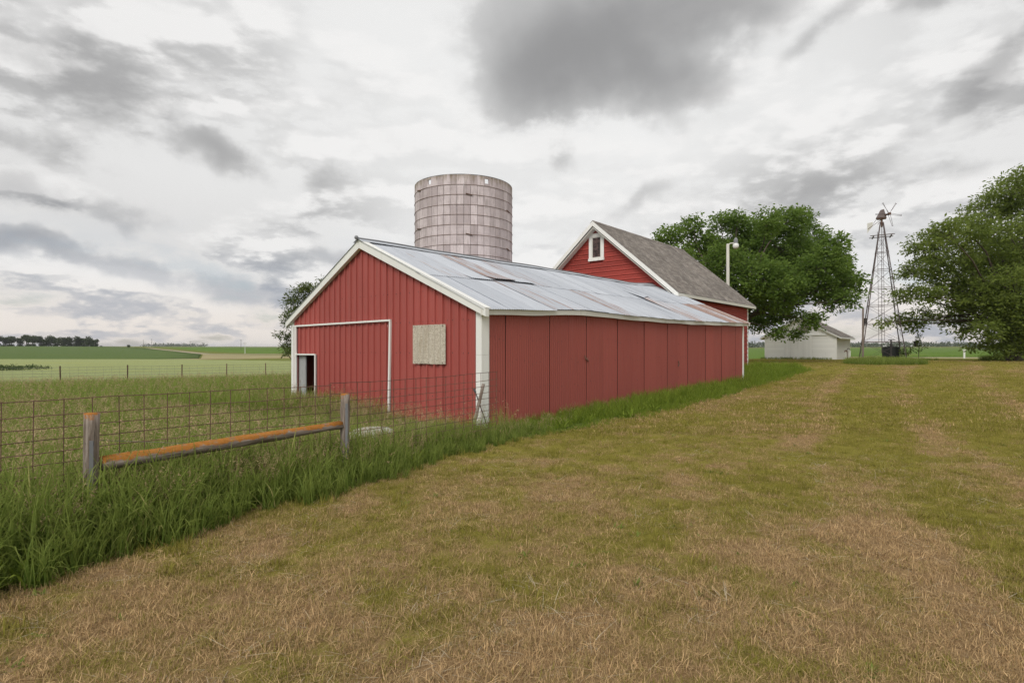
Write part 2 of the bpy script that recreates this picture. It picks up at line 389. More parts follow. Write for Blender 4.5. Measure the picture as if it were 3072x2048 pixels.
def np_mesh(name, V, F, mats, attrs=None, smooth=True, mat_index=None):
    me = bpy.data.meshes.new(name); k = F.shape[1]
    me.vertices.add(len(V)); me.vertices.foreach_set('co', np.ascontiguousarray(V, dtype=np.float32).ravel())
    me.loops.add(F.size); me.loops.foreach_set('vertex_index', np.ascontiguousarray(F, dtype=np.int32).ravel())
    me.polygons.add(len(F)); me.polygons.foreach_set('loop_start', np.arange(0, F.size, k, dtype=np.int32))
    try: me.polygons.foreach_set('loop_total', np.full(len(F), k, dtype=np.int32))
    except Exception: pass
    if smooth: me.polygons.foreach_set('use_smooth', np.ones(len(F), dtype=bool))
    for m in mats: me.materials.append(m)
    if mat_index is not None: me.polygons.foreach_set('material_index', np.asarray(mat_index, dtype=np.int32))
    for an, av in (attrs or {}).items():
        a = me.attributes.new(an, 'FLOAT', 'POINT'); a.data.foreach_set('value', np.asarray(av, dtype=np.float32))
    me.update(calc_edges=True); me.validate(); return me
def ground_mat():
    m, t = mat('ground'); p = pos(t); dry = attr(t, 'dry'); mead = attr(t, 'mead'); far = attr(t, 'far')
    n = t.noise(p, 5, 6, .7); f = t.noise(p, 42, 5, .75); b = t.noise(p, .8, 4, .6); ff = t.noise(p, 160, 3, .7)
    k = t.math('ADD', dry, t.math('ADD', t.math('MULTIPLY', t.math('SUBTRACT', n, .5), .9), t.math('MULTIPLY', t.math('SUBTRACT', f, .5), 1.0)))
    green = t.mix(f, (.15, .14, .026), (.31, .265, .066)); straw = t.mix(ff, (.16, .10, .05), (.42, .285, .15))
    col = t.mix(t.ramp(k, .2, .75), green, straw)
    col = t.mix(t.math('MULTIPLY', t.ramp(t.noise(p, 22, 4, .7), .60, .72), .55), col, (.10, .07, .04))
    md = t.mix(f, (.06, .09, .018), (.14, .175, .04))
    col = t.mix(mead, col, md)
    fc = t.mix(b, (.13, .16, .042), (.21, .22, .07)); col = t.mix(far, col, fc)
    finish(t, col, .97, bump(t, t.math('ADD', f, n), .7, .03), spec=.0); return m
ed = edge_dist(V[:, 0], V[:, 1]); vv = uv(V[:, 0], V[:, 1])[1]
rad = np.hypot(V[:, 0], V[:, 1])
gme = np_mesh('ground', V, F, [ground_mat()], dict(dry=dryness(V[:, 0], V[:, 1]), mead=sstep(-.1, .25, ed) * (rad < 90), far=sstep(62, 85, rad)))
tag(link('ground', gme), 'mown farmyard and rolling farmland', None, None, 'structure')

# ------------------------------------------------------------------ low red metal shed (local x along the long wall, y along the gable)
ANG = math.atan2(UY, UX)
def local(x, y): return (CX + UX * x - UY * y, CY + UY * x + UX * y)
LEN = 14.75
EX = [-.5, 0, 1.4, 3.33, 4.4, 5.8, 7.24, 9.4, 11.55, 14.75, 15.3]
EZ = [2.13, 2.15, 2.205, 2.30, 2.283, 2.274, 2.275, 2.286, 2.33, 2.40, 2.415]     # underside of the sagging eave board
RX = [-.5, 0, 3.6, 7.6, 12.8, 14.75, 15.3]; RZ = [4.0, 4.005, 4.05, 4.11, 4.13, 4.26, 4.30]
RIDGE_Y = 3.77; EAVE_Y = -.14; LEFT_Y = 7.10
def eave_z(x): return np.interp(x, EX, EZ)
def roof_z(x, y):
    rz = np.interp(x, RX, RZ)
    if y <= RIDGE_Y: ez = eave_z(x) + .125; t = (y - EAVE_Y) / (RIDGE_Y - EAVE_Y)
    else: ez = 2.24 + .012 * x; t = (LEFT_Y - y) / (LEFT_Y - RIDGE_Y)
    return ez + (rz - ez) * t
shed = thing('metal_shed', 'long low red metal shed with a rusty galvanised roof in front of the barn', 'shed', (CX, CY, 0), ANG)
# --- corrugated long wall: one sheet after another
def wall_floor(x, y):
    wx, wy = local(x, y); return float(tz(wx, wy)) - .12
NW = 20; bounds = [.17] + [.17 + .52 + (LEN - .10 - .69) * i / (NW - 1) for i in range(NW)]
for i in range(NW):
    a, b = bounds[i], bounds[i+1]; wv = 10 if i else 7; nn = wv * 4; vs_, fs = [], []
    gapw = random.choice((.002, .004, .006)); lean = random.uniform(-.008, .008); off = -.012 - (.009 if i % 2 else 0) - random.uniform(0, .004)
    for k in range(nn + 1):
        x = a + gapw + (b - a - 2 * gapw) * k / nn
        y = off + .0065 * math.cos(2 * math.pi * k / 4)
        z0, z1 = wall_floor(x, 0), float(eave_z(x)) + .03
        vs_ += [(x + lean, y, z0), (x, y - random.uniform(0, .0015), (z0 + z1) / 2), (x - lean, y, z1)]
    for k in range(nn):
        for j in range(2): fs.append((k*3+j, k*3+3+j, k*3+4+j, k*3+1+j))
    link('wall_sheet', mesh('wall_sheet', vs_, fs, M['red_side'], True), shed)
MB().box(.1, LEN - .06, .012, .03, -.1, 2.12).build('wall_core', M['inside'], shed)  # dark sheet added behind the wall so the seams read as dark lines
# --- ribbed gable sheets with the low doorway left open
DOOR = (5.765, 6.675, 1.36)
def gable_top(y): return float(roof_z(0, y)) - .05
rib = [(-.030, 0), (-.020, -.032), (.020, -.032), (.030, 0), (.070, 0), (.080, -.004), (.092, -.004), (.102, 0), (.126, 0), (.136, -.004), (.148, -.004), (.158, 0)]
y0 = .12; gi = 0
while y0 < 6.86:
    y1 = min(y0 + .9144, 6.86); pts = [(y0, 0)]
    for k in range(5):
        for dy, dx in rib:
            yy = y0 + .036 + k * .2286 + dy
            if y0 < yy < y1: pts.append((yy, dx))
    pts.append((y1, 0)); extra = [RIDGE_Y, DOOR[0], DOOR[1]]
    ys = sorted(pts); 
    for e in extra:
        if y0 < e < y1: ys.append((e, float(np.interp(e, [p[0] for p in ys], [p[1] for p in ys])))); ys.sort()
    vs_, fs = [], []; off = -.004 if gi % 2 else 0
    for (ya, xa), (yb, xb) in zip(ys[:-1], ys[1:]):
        if yb - ya < 1e-5: continue
        mid = (ya + yb) / 2; indoor = DOOR[0] < mid < DOOR[1]
        za = DOOR[2] if indoor else wall_floor(0, ya); zb = DOOR[2] if indoor else wall_floor(0, yb)
        o = len(vs_); vs_ += [(xa + off, ya, za), (xb + off, yb, zb), (xb + off, yb, gable_top(yb)), (xa + off, ya, gable_top(ya))]
        fs.append((o, o+3, o+2, o+1))
    link('gable_sheet', mesh('gable_sheet', vs_, fs, M['red_gable']), shed); y0 = y1; gi += 1
# screws along the girts
sc = MB()
for z in (.55, 1.43, 2.08, 2.72):
    for k in range(46):
        y = .19 + k * .1524 * .97
        if y > 6.8 or z > gable_top(y) - .15 or (DOOR[0] < y < DOOR[1] and z < 1.4) or (.9 < y < 1.95 and 1.2 < z < 2.01): continue
        sc.ball((-.006, y, z + random.uniform(-.008, .008)), .009, 6, 4)
for z in (.7, 1.25, 1.72):
    for k in range(110):
        if random.random() < .4: continue
        x = .22 + k * .132
        if x < LEN - .2: sc.ball((x, -.024, z + .05 * math.sin(x * 7) + random.uniform(-.01, .01)), .007, 6, 4)
tag(sc.build('screw', M['dark_metal'], shed), kind='stuff')
# --- the other walls, inside faces
b = MB(); b.box(0.02, LEN, 6.93, 6.96, -.15, 2.2); b.build('rear_wall', M['red_side'], shed)
b = MB(); v_ = [(LEN, .0, -.1), (LEN, 6.93, -.1), (LEN, 6.93, 2.3), (LEN, RIDGE_Y, 4.15), (LEN, 0, 2.4)]; v_ += [(x - .04, y, z) for x, y, z in v_]
b.add(v_, [(0,1,2,3,4), (9,8,7,6,5)] + [(i, i+5, (i+1) % 5 + 5, (i+1) % 5) for i in range(5)]); b.build('end_wall', M['red_side'], shed)
b = MB(); b.box(.03, .06, 6.36, 6.72, -.05, 1.36); o = b.build('door_board', M['grey_board'], shed); o['label'] = 'weathered grey board inside the low doorway'
b = MB()
for k in range(5): b.box(1.9, 1.95, 4.2 + k * .55, 4.72 + k * .55, .1, 1.9)
b.build('stall_boards', M['inside'], shed)
# --- boarded window: a sheet of stained fibreglass
vs_, fs = [], []; n = 44
for k in range(n + 1):
    y = .948 + (1.90 - .948) * k / n; x = -.064 + .022 * math.cos(2 * math.pi * k / n * 5.5)
    vs_ += [(x, y, 1.203 + .004 * math.sin(k)), (x, y, 2.006)]
for k in range(n): fs.append((2*k, 2*k+1, 2*k+3, 2*k+2))
o = link('window_cover', mesh('window_cover', vs_, fs, M['fibre'], True), shed); o['label'] = 'tan corrugated fibreglass sheet screwed over the window'
s2 = MB()
for k in range(5):
    for z in (1.235, 1.975): s2.ball((-.08, 1.0 + k * .21, z), .009, 6, 4)
s2.build('screw_row', M['dark_metal'], o)['kind'] = 'stuff'
# --- white door track and trims on the gable
def trim(name, a, b_, w_=.035, h_=.045): return MB().beam(a, b_, w_, h_, (1, 0, 0)).build(name, M['white'], shed)
trim('door_track', (-.056, 2.68, 2.141), (-.056, 6.84, 2.118), .04, .04)
trim('door_edge', (-.053, 2.70, 2.12), (-.053, 2.757, -.05), .05, .04)
trim('door_edge', (-.053, 6.715, 2.10), (-.053, 6.715, -.05), .07, .04)
trim('door_header', (-.054, 5.74, 1.372), (-.054, 6.74, 1.372), .035, .04)
trim('door_jamb', (-.054, 5.752, 1.355), (-.054, 5.752, -.05), .03, .04)
# --- corner boards
z = wall_floor(0, 0)
b = MB(); b.box(-.03, -.002, -.032, .118, z, 2.30); b.box(-.002, .185, -.032, -.004, z, 2.30); o = b.build('corner_trim', M['white'], shed)
MB().box(-.0325, .186, -.0345, .12, 1.395, 1.402).build('trim_joint', M['white_old'], o)
b = MB(); b.box(-.03, .10, 6.862, 6.985, wall_floor(0, 6.9), 2.25); b.build('corner_trim', M['white'], shed)
b = MB(); b.box(LEN - .09, LEN + .03, -.034, .03, wall_floor(LEN, 0), 2.44); b.build('corner_trim', M['white'], shed)
# --- eave board following the sag, in lengths
cuts = [-.13, 3.42, 9.1, 15.02]
for a, c in zip(cuts[:-1], cuts[1:]):
    xs = np.linspace(a, c, 14); b = MB(); P = []
    for x in xs:
        z0 = float(eave_z(x)) + .006 * math.sin(x * 3.1); z1 = float(roof_z(x, EAVE_Y)) - .017
        P.append([(x, EAVE_Y, z0), (x, EAVE_Y + .04, z0), (x, EAVE_Y + .04, z1), (x, EAVE_Y, z1)])
    vs_ = [p for q in P for p in q]; fs = []
    for i in range(len(xs) - 1):
        for k in range(4): fs.append((i*4+k, (i+1)*4+k, (i+1)*4+(k+1) % 4, i*4+(k+1) % 4))
    fs += [(0, 1, 2, 3), tuple(len(vs_) - 4 + k for k in (3, 2, 1, 0))]
    link('eave_board', mesh('eave_board', vs_, fs, M['white_old']), shed)
# soffit closing the overhang
b = MB(); vs_, fs = [], []
for x in np.linspace(-.02, 15, 24): vs_ += [(x, EAVE_Y + .03, float(eave_z(x)) + .012), (x, .02, float(eave_z(x)) + .05)]
for i in range(23): fs.append((2*i, 2*i+2, 2*i+3, 2*i+1))
link('soffit', mesh('soffit', vs_, fs, M['white_old']), shed)
# --- rake boards on the near gable
def rake(ya, yb, xo, xi, d0, d1, name, x0):
    za, zb = float(roof_z(x0, ya)) + .028, float(roof_z(x0, yb)) + .028
    b = MB(); b.hexa([(xo, ya, za - d0), (xi, ya, za - d0), (xi, yb, zb - d1), (xo, yb, zb - d1), (xo, ya, za), (xi, ya, za), (xi, yb, zb), (xo, yb, zb)])
    o = b.build(name, M['white'], shed); return o
o = rake(RIDGE_Y, -.22, -.125, -.03, .19, .155, 'rake_board', 0)
b = MB(); za, zb = float(roof_z(0, RIDGE_Y)) + .031, float(roof_z(0, -.22)) + .031
b.hexa([(-.135, RIDGE_Y, za), (.03, RIDGE_Y, za), (.03, -.225, zb), (-.135, -.225, zb), (-.135, RIDGE_Y, za + .012), (.03, RIDGE_Y, za + .012), (.03, -.225, zb + .012), (-.135, -.225, zb + .012)]); b.build('flashing', M['white'], o)
o = rake(RIDGE_Y + .002, LEFT_Y + .02, -.125, -.03, .19, .16, 'rake_board', 0)
o = rake(RIDGE_Y, -.2, LEN + .22, LEN + .16, .14, .12, 'rake_board', LEN)
# --- roof sheets: lower course then upper course lapping over it
LAP = 1.72
rusty = {(0, 1): .0, (0, 7): .22, (0, 17): .50, (0, 18): .25, (0, 19): .46, (0, 4): .16, (0, 13): .22, (0, 3): .18, (1, 3): .24, (1, 5): .18, (0, 9): .06, (1, 1): .14, (1, 6): .10, (0, 15): .12, (0, 14): .16}
NS = 20; SW = (LEN + .38) / NS
def lift(ci, i, x, y):
    l = 0.0
    if ci == 1 and i in (2, 3, 4):                                     # loose sheets whose lower edge has blown up
        e = max(0, 1 - (y - LAP + .12) / .5); l += e * e * (.025, .062, .035)[i - 2]
    if ci == 1 and i == 13:                                            # buckled corner
        e = max(0, 1 - (y - LAP + .12) / .75) * max(0, 1 - abs(x - (-.15 + SW * 13.35)) / .5); l += e * .115
    if ci == 0 and i in (13,):
        e = max(0, min(1, 1 - (LAP - .1 - y) / 1.3)) * max(0, 1 - abs(x - (-.15 + SW * 13.38)) / .5); l += e * .10
    return l
for side in (0, 1):
    for ci in (0, 1):
        for i in range(NS):
            xa = -.15 + SW * i; xb = xa + SW * 12 / 11; nn = 48
            jag = random.uniform(-.03, .015)
            if side == 0: ya, yb = ((EAVE_Y - .035 + jag, LAP + .03) if ci == 0 else (LAP - .12 + jag, RIDGE_Y - .02))
            else: ya, yb = ((LEFT_Y + .03, 5.4) if ci == 0 else (5.5, RIDGE_Y + .02))
            nr = 7; vs_, fs = [], []; h = .006 + ci * .011 + (i % 2) * .0035 + random.uniform(0, .0015)
            bow = random.uniform(-.003, .006); skew = 0.0
            for k in range(nn + 1):
                x = xa + (xb - xa) * k / nn; c = .0085 * math.cos(2 * math.pi * k / 4.0)
                for j in range(nr + 1):
                    y = ya + (yb - ya) * j / nr; s_ = j / nr
                    zz = float(roof_z(x, y)) + h + c + bow * math.sin(math.pi * s_)
                    if side == 0: zz += lift(ci, i, x, y) + .012 * (float(vnoise(x * 1.1, y * 1.1, 4)) - .5)
                    vs_.append((x + skew * (s_ - .5), y + .006 * math.sin(k * 1.7 + i) * (j == 0), zz))
            for k in range(nn):
                for j in range(nr): fs.append((k*(nr+1)+j, (k+1)*(nr+1)+j, (k+1)*(nr+1)+j+1, k*(nr+1)+j+1))
            o = link('roof_sheet', mesh('roof_sheet', vs_, fs, M['galv'], True), shed)
            o['rust'] = rusty.get((ci, i), random.uniform(-.10, .06)) if side == 0 else random.uniform(0, .2)
# --- ridge cap with its rolled edge
xs = np.linspace(-.17, 15.05, 26); vs_, fs = [], []
for x in xs:
    z = float(np.interp(x, RX, RZ)) + .055 + .008 * math.sin(x * 2.3)
    for dy in (-.17, -.02, .02, .17): vs_.append((x, RIDGE_Y + dy, z - abs(dy) * .46 + .006 * math.sin(x * 5 + dy * 30) * (abs(dy) > .1)))
for i in range(len(xs) - 1):
    for k in range(3): fs.append((i*4+k, (i+1)*4+k, (i+1)*4+k+1, i*4+k+1))
cap = link('ridge_cap', mesh('ridge_cap', vs_, fs, M['galv']), shed); cap['rust'] = .05
MB().tube([(x, RIDGE_Y, float(np.interp(x, RX, RZ)) + .066 + .008 * math.sin(x * 2.3)) for x in xs], .020, 8).ball((-.19, RIDGE_Y, 4.075), .048).build('ridge_roll', M['ridge_metal'], cap, True)
# latch scrap on the long wall
MB().tube([(3.50, -.05, 1.36), (3.53, -.06, 1.28), (3.60, -.05, 1.25), (3.68, -.045, 1.22)], .012, 6).tube([(3.56, -.05, 1.27), (3.62, -.06, 1.30)], .008, 6).build('latch', M['rust_iron'], shed)
MB().tube([(8.74, -.05, 1.15), (8.76, -.06, 1.05), (8.72, -.05, .98)], .016, 6).build('hook', M['rust_iron'], shed)

# ------------------------------------------------------------------ red barn behind
bx, by = local(LEN + .03, 2.81); BG = float(tz(bx + 3, by + 4))
barn = thing('red_barn', 'tall red clapboard barn with white trim and a grey shingle roof', 'barn', (bx, by, 0), ANG)
BW, BL, BH = 7.58, 9.28, 3.72; half = BW / 2; PITCH = (7.37 - 3.83) / (half + .33)
def bz(y): return 7.37 - abs(y - half) * PITCH            # top of the roof
EXPO = .222
def clap(p0, p1, z0, z1, top0, top1, nrm):
    """a lap board between two plan points; its lower edge stands proud, with a groove along the middle"""
    p0, p1, n_ = Vector(p0), Vector(p1), Vector(nrm); vs_ = []
    zs = [(z0, .040), (z0 + EXPO * .47, .024), (z0 + EXPO * .50, .006), (z0 + EXPO * .56, .026), (z1, .004)]
    t0, t1 = top0, top1
    for z, o_ in zs:
        f = (z - z0) / (z1 - z0) if z1 > z0 else 0
        a = p0.lerp(t0, f) if isinstance(t0, Vector) else p0; c = p1.lerp(t1, f) if isinstance(t1, Vector) else p1
        vs_ += [(a.x + n_.x * o_, a.y + n_.y * o_, z), (c.x + n_.x * o_, c.y + n_.y * o_, z)]
    vs_ += [(p0.x, p0.y, z0), (p1.x, p1.y, z0)]
    fs = [(2*i, 2*i+1, 2*i+3, 2*i+2) for i in range(4)] + [(10, 11, 1, 0)]
    return vs_, fs
WIN = (half - .40, half + .40, 5.60, 6.87)
z = -.05
while z < 7.2:
    z1 = min(z + EXPO, 7.2)
    def half_w(zz): return min(half, max(.02, (7.2 - zz) / PITCH))
    a0, a1 = half_w(z), half_w(z1); segs = [(half - a0, half + a0, half - a1, half + a1)]
    if z1 > WIN[2] + .05 and z < WIN[3] - .05: segs = [(half - a0, WIN[0] + .06, half - a1, WIN[0] + .06), (WIN[1] - .06, half + a0, WIN[1] - .06, half + a1)]
    for s0, s1, t0, t1 in segs:
        if s1 - s0 < .05: continue
        t0 = min(t0, s1 - .01); t1 = max(t1, s0 + .01)
        vs_, fs = clap((0, s1, 0), (0, s0, 0), z, z1, Vector((0, t1, 0)), Vector((0, t0, 0)), (-1, 0, 0))
        link('clapboard', mesh('clapboard', vs_, fs, M['red_wood']), barn)
    if z < BH:
        me = mesh('clapboard', *clap((0, 0, 0), (BL, 0, 0), z, min(z1, BH), None, None, (0, -1, 0)), M['red_wood']); link('clapboard', me, barn)
    z = z1
b = MB(); b.box(.03, BL, .03, BW - .01, -.1, BH - .02)
b.add([(.03, .1, BH - .02), (.03, BW - .1, BH - .02), (.03, half, 7.1), (BL, .1, BH - .02), (BL, BW - .1, BH - .02), (BL, half, 7.1)], [(0, 2, 1), (3, 4, 5), (0, 3, 5, 2), (1, 2, 5, 4)])
b.build('wall_core', M['red_wood'], barn)
for (x0, x1, y0_, y1_) in ((-.036, .0, -.036, .12), (.0, .12, -.036, -.001)):
    MB().box(x0, x1, y0_, y1_, -.05, BH + .08).build('corner_board', M['white'], barn)
MB().box(BL - .10, BL + .035, -.036, .02, -.05, BH).build('corner_board', M['white'], barn)
# gable window
wn = MB(); wy0, wy1, wz0, wz1 = WIN
wn.box(-.06, -.02, wy0, wy0 + .15, wz0 + .12, wz1); wn.box(-.06, -.02, wy1 - .15, wy1, wz0 + .12, wz1); wn.box(-.062, -.02, wy0 + .15, wy1 - .15, wz1 - .16, wz1)
win = link('window', mesh('window', wn.v, wn.f, M['white']), barn)
MB().box(-.09, -.02, wy0 - .02, wy1 + .02, wz0, wz0 + .12).build('sill', M['white'], win)
f_ = MB(); a, c, e, g = wy0 + .15, wy1 - .15, wz0 + .12, wz1 - .16
for q in ((a, a + .045, e, g), (c - .045, c, e, g), (a + .045, c - .045, e, e + .05), (a + .045, c - .045, g - .045, g)): f_.box(-.045, .0, *q)
f_.build('sash', M['white_old'], win); MB().box(-.02, -.012, a + .045, c - .045, e + .05, g - .045).build('pane', M['glass'], win)
# barn roof: two shingled slopes built of stepped courses
sl_len = (half + .33) * math.hypot(1, PITCH); th = math.atan(PITCH)
for sgn in (-1, 1):
    rows = int(sl_len / .14); vs_, fs = [], []; X0, X1 = -.36, BL + .36
    xs = np.linspace(X0, X1, 26)
    for r_ in range(rows + 1):
        for hh in ((.006, .020) if r_ < rows else (.02,)):
            for k, x in enumerate(xs):
                wob = .02 * (float(vnoise(x * 1.3, r_ * .3, 12)) - .5)
                vs_.append((x, .14 * r_ if r_ < rows else sl_len, hh + wob))
    nr = len(vs_) // 26
    for j in range(nr - 1):
        for k in range(25): fs.append((j*26+k, j*26+k+1, (j+1)*26+k+1, (j+1)*26+k))
    o = link('roof_slope', mesh('roof_slope', vs_, fs, M['shingles']), barn)
    if sgn < 0: o.matrix_local = Matrix(((1, 0, 0, 0), (0, -math.cos(th), math.sin(th) * -1, half), (0, -math.sin(th), math.cos(th), 7.37), (0, 0, 0, 1)))
    else: o.matrix_local = Matrix(((1, 0, 0, 0), (0, math.cos(th), math.sin(th), half), (0, -math.sin(th), math.cos(th), 7.37), (0, 0, 0, 1)))
    # deck and trim below the shingles
    ye = half + sgn * (half + .33); ze = bz(ye)
    d_ = MB(); n0 = .0
    d_.hexa([(X0 + .02, half, 7.25), (X1 - .02, half, 7.25), (X1 - .02, ye, ze - .12), (X0 + .02, ye, ze - .12), (X0 + .02, half, 7.36), (X1 - .02, half, 7.36), (X1 - .02, ye, ze - .01), (X0 + .02, ye, ze - .01)])
    d_.build('roof_deck', M['white_old'], barn)
    d_ = MB(); d_.hexa([(X0 - .03, half, 7.16), (X0 + .015, half, 7.16), (X0 + .015, ye, ze - .20), (X0 - .03, ye, ze - .20), (X0 - .03, half, 7.37), (X0 + .015, half, 7.37), (X0 + .015, ye, ze + .005), (X0 - .03, ye, ze + .005)])
    d_.build('rake_board', M['white'], barn)
    d_ = MB(); d_.hexa([(X0 + .02, half, 7.06), (-.02, half, 7.06), (-.02, ye, ze - .30), (X0 + .02, ye, ze - .30), (X0 + .02, half, 7.10), (-.02, half, 7.10), (-.02, ye, ze - .26), (X0 + .02, ye, ze - .26)])
    d_.build('gable_soffit', M['white_old'], barn)
    MB().box(X0, X1, ye - .02, ye + .02, ze - .13, ze - .003).build('eave_board', M['white_old'], barn)
MB().hexa([(-.37, half - .14, 7.29), (BL + .37, half - .14, 7.29), (BL + .37, half + .14, 7.29), (-.37, half + .14, 7.29), (-.37, half - .01, 7.41), (BL + .37, half - .01, 7.41), (BL + .37, half + .01, 7.41), (-.37, half + .01, 7.41)]).build('ridge_cap', M['shingles'], barn)

# ------------------------------------------------------------------ concrete stave silo
SX, SY, SR, STOP = local(8.55, 9.05) + (1.97, 8.02)
silo = thing('silo', 'roofless pinkish grey concrete stave silo with steel hoops', 'silo', (SX, SY, 0))
NST = 48; ROW = .745
def stave_mesh(z0, z1, hole=None, fill=.945):
    da = 2 * math.pi / NST / 2 * fill; vs_, fs = [], []
    def slab(a0, a1, zz0, zz1):
        o = len(vs_); n_ = 2
        for rr in (SR, SR - .06):
            for k in range(n_ + 1):
                a = a0 + (a1 - a0) * k / n_
                for zz in (zz0, zz1): vs_.append((rr * math.cos(a), rr * math.sin(a), zz))
        m_ = (n_ + 1) * 2
        for k in range(n_):
            fs.append((o+2*k, o+2*k+2, o+2*k+3, o+2*k+1)); fs.append((o+m_+2*k, o+m_+2*k+1, o+m_+2*k+3, o+m_+2*k+2))
            fs.append((o+2*k+1, o+2*k+3, o+m_+2*k+3, o+m_+2*k+1)); fs.append((o+2*k, o+m_+2*k, o+m_+2*k+2, o+2*k+2))
        fs.append((o, o+1, o+m_+1, o+m_)); e = o + 2 * n_; fs.append((e, e+m_, e+m_+1, e+1))
    if hole is None: slab(-da, da, z0 + .006, z1 - .006)
    else:
        h0, h1, hw = hole; slab(-da, da, z0 + .006, h0); slab(-da, da, h1, z1 - .006); slab(-da, -hw, h0, h1); slab(hw, da, h0, h1)
    return mesh('stave', vs_, fs, M['stave'])
aim = math.atan2(-SY, -SX)        # towards the yard
holes = {int(round((aim - .62 - aim) / (2 * math.pi / NST))), int(round(.49 / (2 * math.pi / NST)))}
base_i = aim
cour = [STOP - .37]; 
while cour[-1] > 0: cour.append(cour[-1] - ROW)
full = stave_mesh(0, ROW); top = stave_mesh(0, .37, None, .985); topt = stave_mesh(0, .385, None, .985); toph = stave_mesh(0, .37, (.10, .29, .045), .985)
low_v, low_f = [], []
for r_, z in enumerate(cour):
    for i in range(NST):
        a = base_i + 2 * math.pi * (i + .5) / NST
        k = i if i < NST / 2 else i - NST
        me = (toph if k in (-6, 3) else topt if (i * 7) % 5 < 2 else top) if r_ == 0 else full
        if r_ < 6:
            o = link('stave', me, silo); o.rotation_euler = (0, 0, a)
            jr = random.uniform(-.004, .006); o.location = (jr * math.cos(a), jr * math.sin(a), z)
        else:
            o_ = len(low_v); ca, sa = math.cos(a), math.sin(a)
            for v in me.vertices: low_v.append((v.co.x * ca - v.co.y * sa, v.co.x * sa + v.co.y * ca, v.co.z + z))
            for p in me.polygons: low_f.append(tuple(x + o_ for x in p.vertices))
tag(link('lower_staves', mesh('lower_staves', low_v, low_f, M['stave']), silo), kind='stuff')
MB().tube([(0, 0, 0), (0, 0, STOP - .40)], SR - .052, 64, False).build('joint_backing', M['inside'], silo)  # added dark cylinder: blocks the sky behind the stave joints and blackens them
def ring(r, z, tr, n=72, m_=6):
    vs_, fs = [], []
    for k in range(n):
        a = 2 * math.pi * k / n
        for j in range(m_):
            b_ = 2 * math.pi * j / m_; rr = r + tr * math.cos(b_); vs_.append((rr * math.cos(a), rr * math.sin(a), z + tr * math.sin(b_)))
    for k in range(n):
        for j in range(m_): fs.append((k*m_+j, ((k+1) % n)*m_+j, ((k+1) % n)*m_+(j+1) % m_, k*m_+(j+1) % m_))
    return vs_, fs
zz = STOP - .372; hi = 0; hoop_me = mesh('hoop', *ring(SR + .009, 0, .0095), M['hoop'], True)
while zz > .3:
    o = link('hoop', hoop_me, silo); o.location = (0, 0, zz)
    a = aim + (.10 if hi % 2 else -1.05) + (0 if hi % 4 < 2 else 2.1)
    lug = MB(); r_ = SR + .035; lug.tube([(r_ * math.cos(a - .06), r_ * math.sin(a - .06), .025), (r_ * math.cos(a + .06), r_ * math.sin(a + .06), -.02)], .022, 6)
    l_ = lug.build('hoop_lug', M['rust_iron'], o)
    zz -= ROW / 2; hi += 1
o = MB(); o.add(*ring(SR - .01, STOP + .012, .014)); o.build('rim_band', M['ridge_metal'], silo, True)

# ------------------------------------------------------------------ white shed across the yard
ws = thing('white_shed', 'small white clapboard shed with a sliding board door by the windmill', 'shed', (28.5, 50.0, 0), ANG)
WG = .60; WW, WL, WH = 5.95, 6.1, 2.72; wh = WW / 2; WA = 4.36
def sgz(y): return WA - abs(y - wh) * (WA - WH) / wh
z = WG; E2 = .15; DY0, DY1 = 1.95, 4.25
while z < WA:
    z1 = min(z + E2, WA); hw0 = wh if z < WH else (WA - z) / (WA - WH) * wh; hw1 = wh if z1 < WH else max(.01, (WA - z1) / (WA - WH) * wh)
    v_, f_ = [], []
    segs = [(wh - hw0, wh + hw0, wh - hw1, wh + hw1)]
    for s0, s1, t0, t1 in segs:
        v_ = [(-.026, s0, z), (-.026, s1, z), (0, t1, z1), (0, t0, z1), (.02, s0, z), (.02, s1, z)]
        link('clapboard', mesh('clapboard', v_, [(0, 3, 2, 1), (0, 1, 5, 4)], M['shed_white']), ws)
    if z < WH - .28:
        v_ = [(0, -.026, z), (WL, -.026, z), (WL, 0, z1), (0, 0, z1), (0, .02, z), (WL, .02, z)]
        link('clapboard', mesh('clapboard', v_, [(0, 1, 2, 3), (0, 4, 5, 1)], M['shed_white']), ws)
    z = z1
b = MB(); b.box(.02, WL, .02, WW, WG - .3, WH - .02); b.build('wall_core', M['inside'], ws)
MB().box(.05, WL - .05, -.012, .01, WH - .27, WH - .03).build('eave_strip', M['bark'], ws)  # solid dark strip along the top of the long side wall
for q in ((-.05, .0, -.045, .10), (-.05, .0, WW - .10, WW + .03)): MB().box(*q, WG - .1, WH).build('corner_board', M['shed_white'], ws)
for q in ((.0, .10, -.046, -.005), (WL - .1, WL, -.046, -.005)): MB().box(*q, WG - .1, WH - .02).build('corner_board', M['shed_white'], ws)
dr = link('sliding_door', None, ws)
for k in range(15):
    a = DY0 + (DY1 - DY0) * k / 15; MB().box(-.075 - .004 * (k % 2), -.045, a + .006, a + (DY1 - DY0) / 15 - .006, WG - .02, WH + .02).build('door_board', M['shed_white'], dr)
MB().box(-.10, -.03, .75, DY1 + .1, WH + .04, WH + .16).build('door_rail', M['white'], ws)
vt = MB(); vt.box(-.05, -.03, 2.25, 3.05, 3.02, 3.62); vt = vt.build('louver', M['bark'], ws)
for k in range(7): MB().hexa([(-.09, 2.27, 3.03 + k*.083), (-.05, 2.27, 3.06 + k*.083), (-.05, 3.03, 3.06 + k*.083), (-.09, 3.03, 3.03 + k*.083), (-.09, 2.27, 3.05 + k*.083), (-.05, 2.27, 3.08 + k*.083), (-.05, 3.03, 3.08 + k*.083), (-.09, 3.03, 3.05 + k*.083)]).build('slat', M['fibre'], vt)
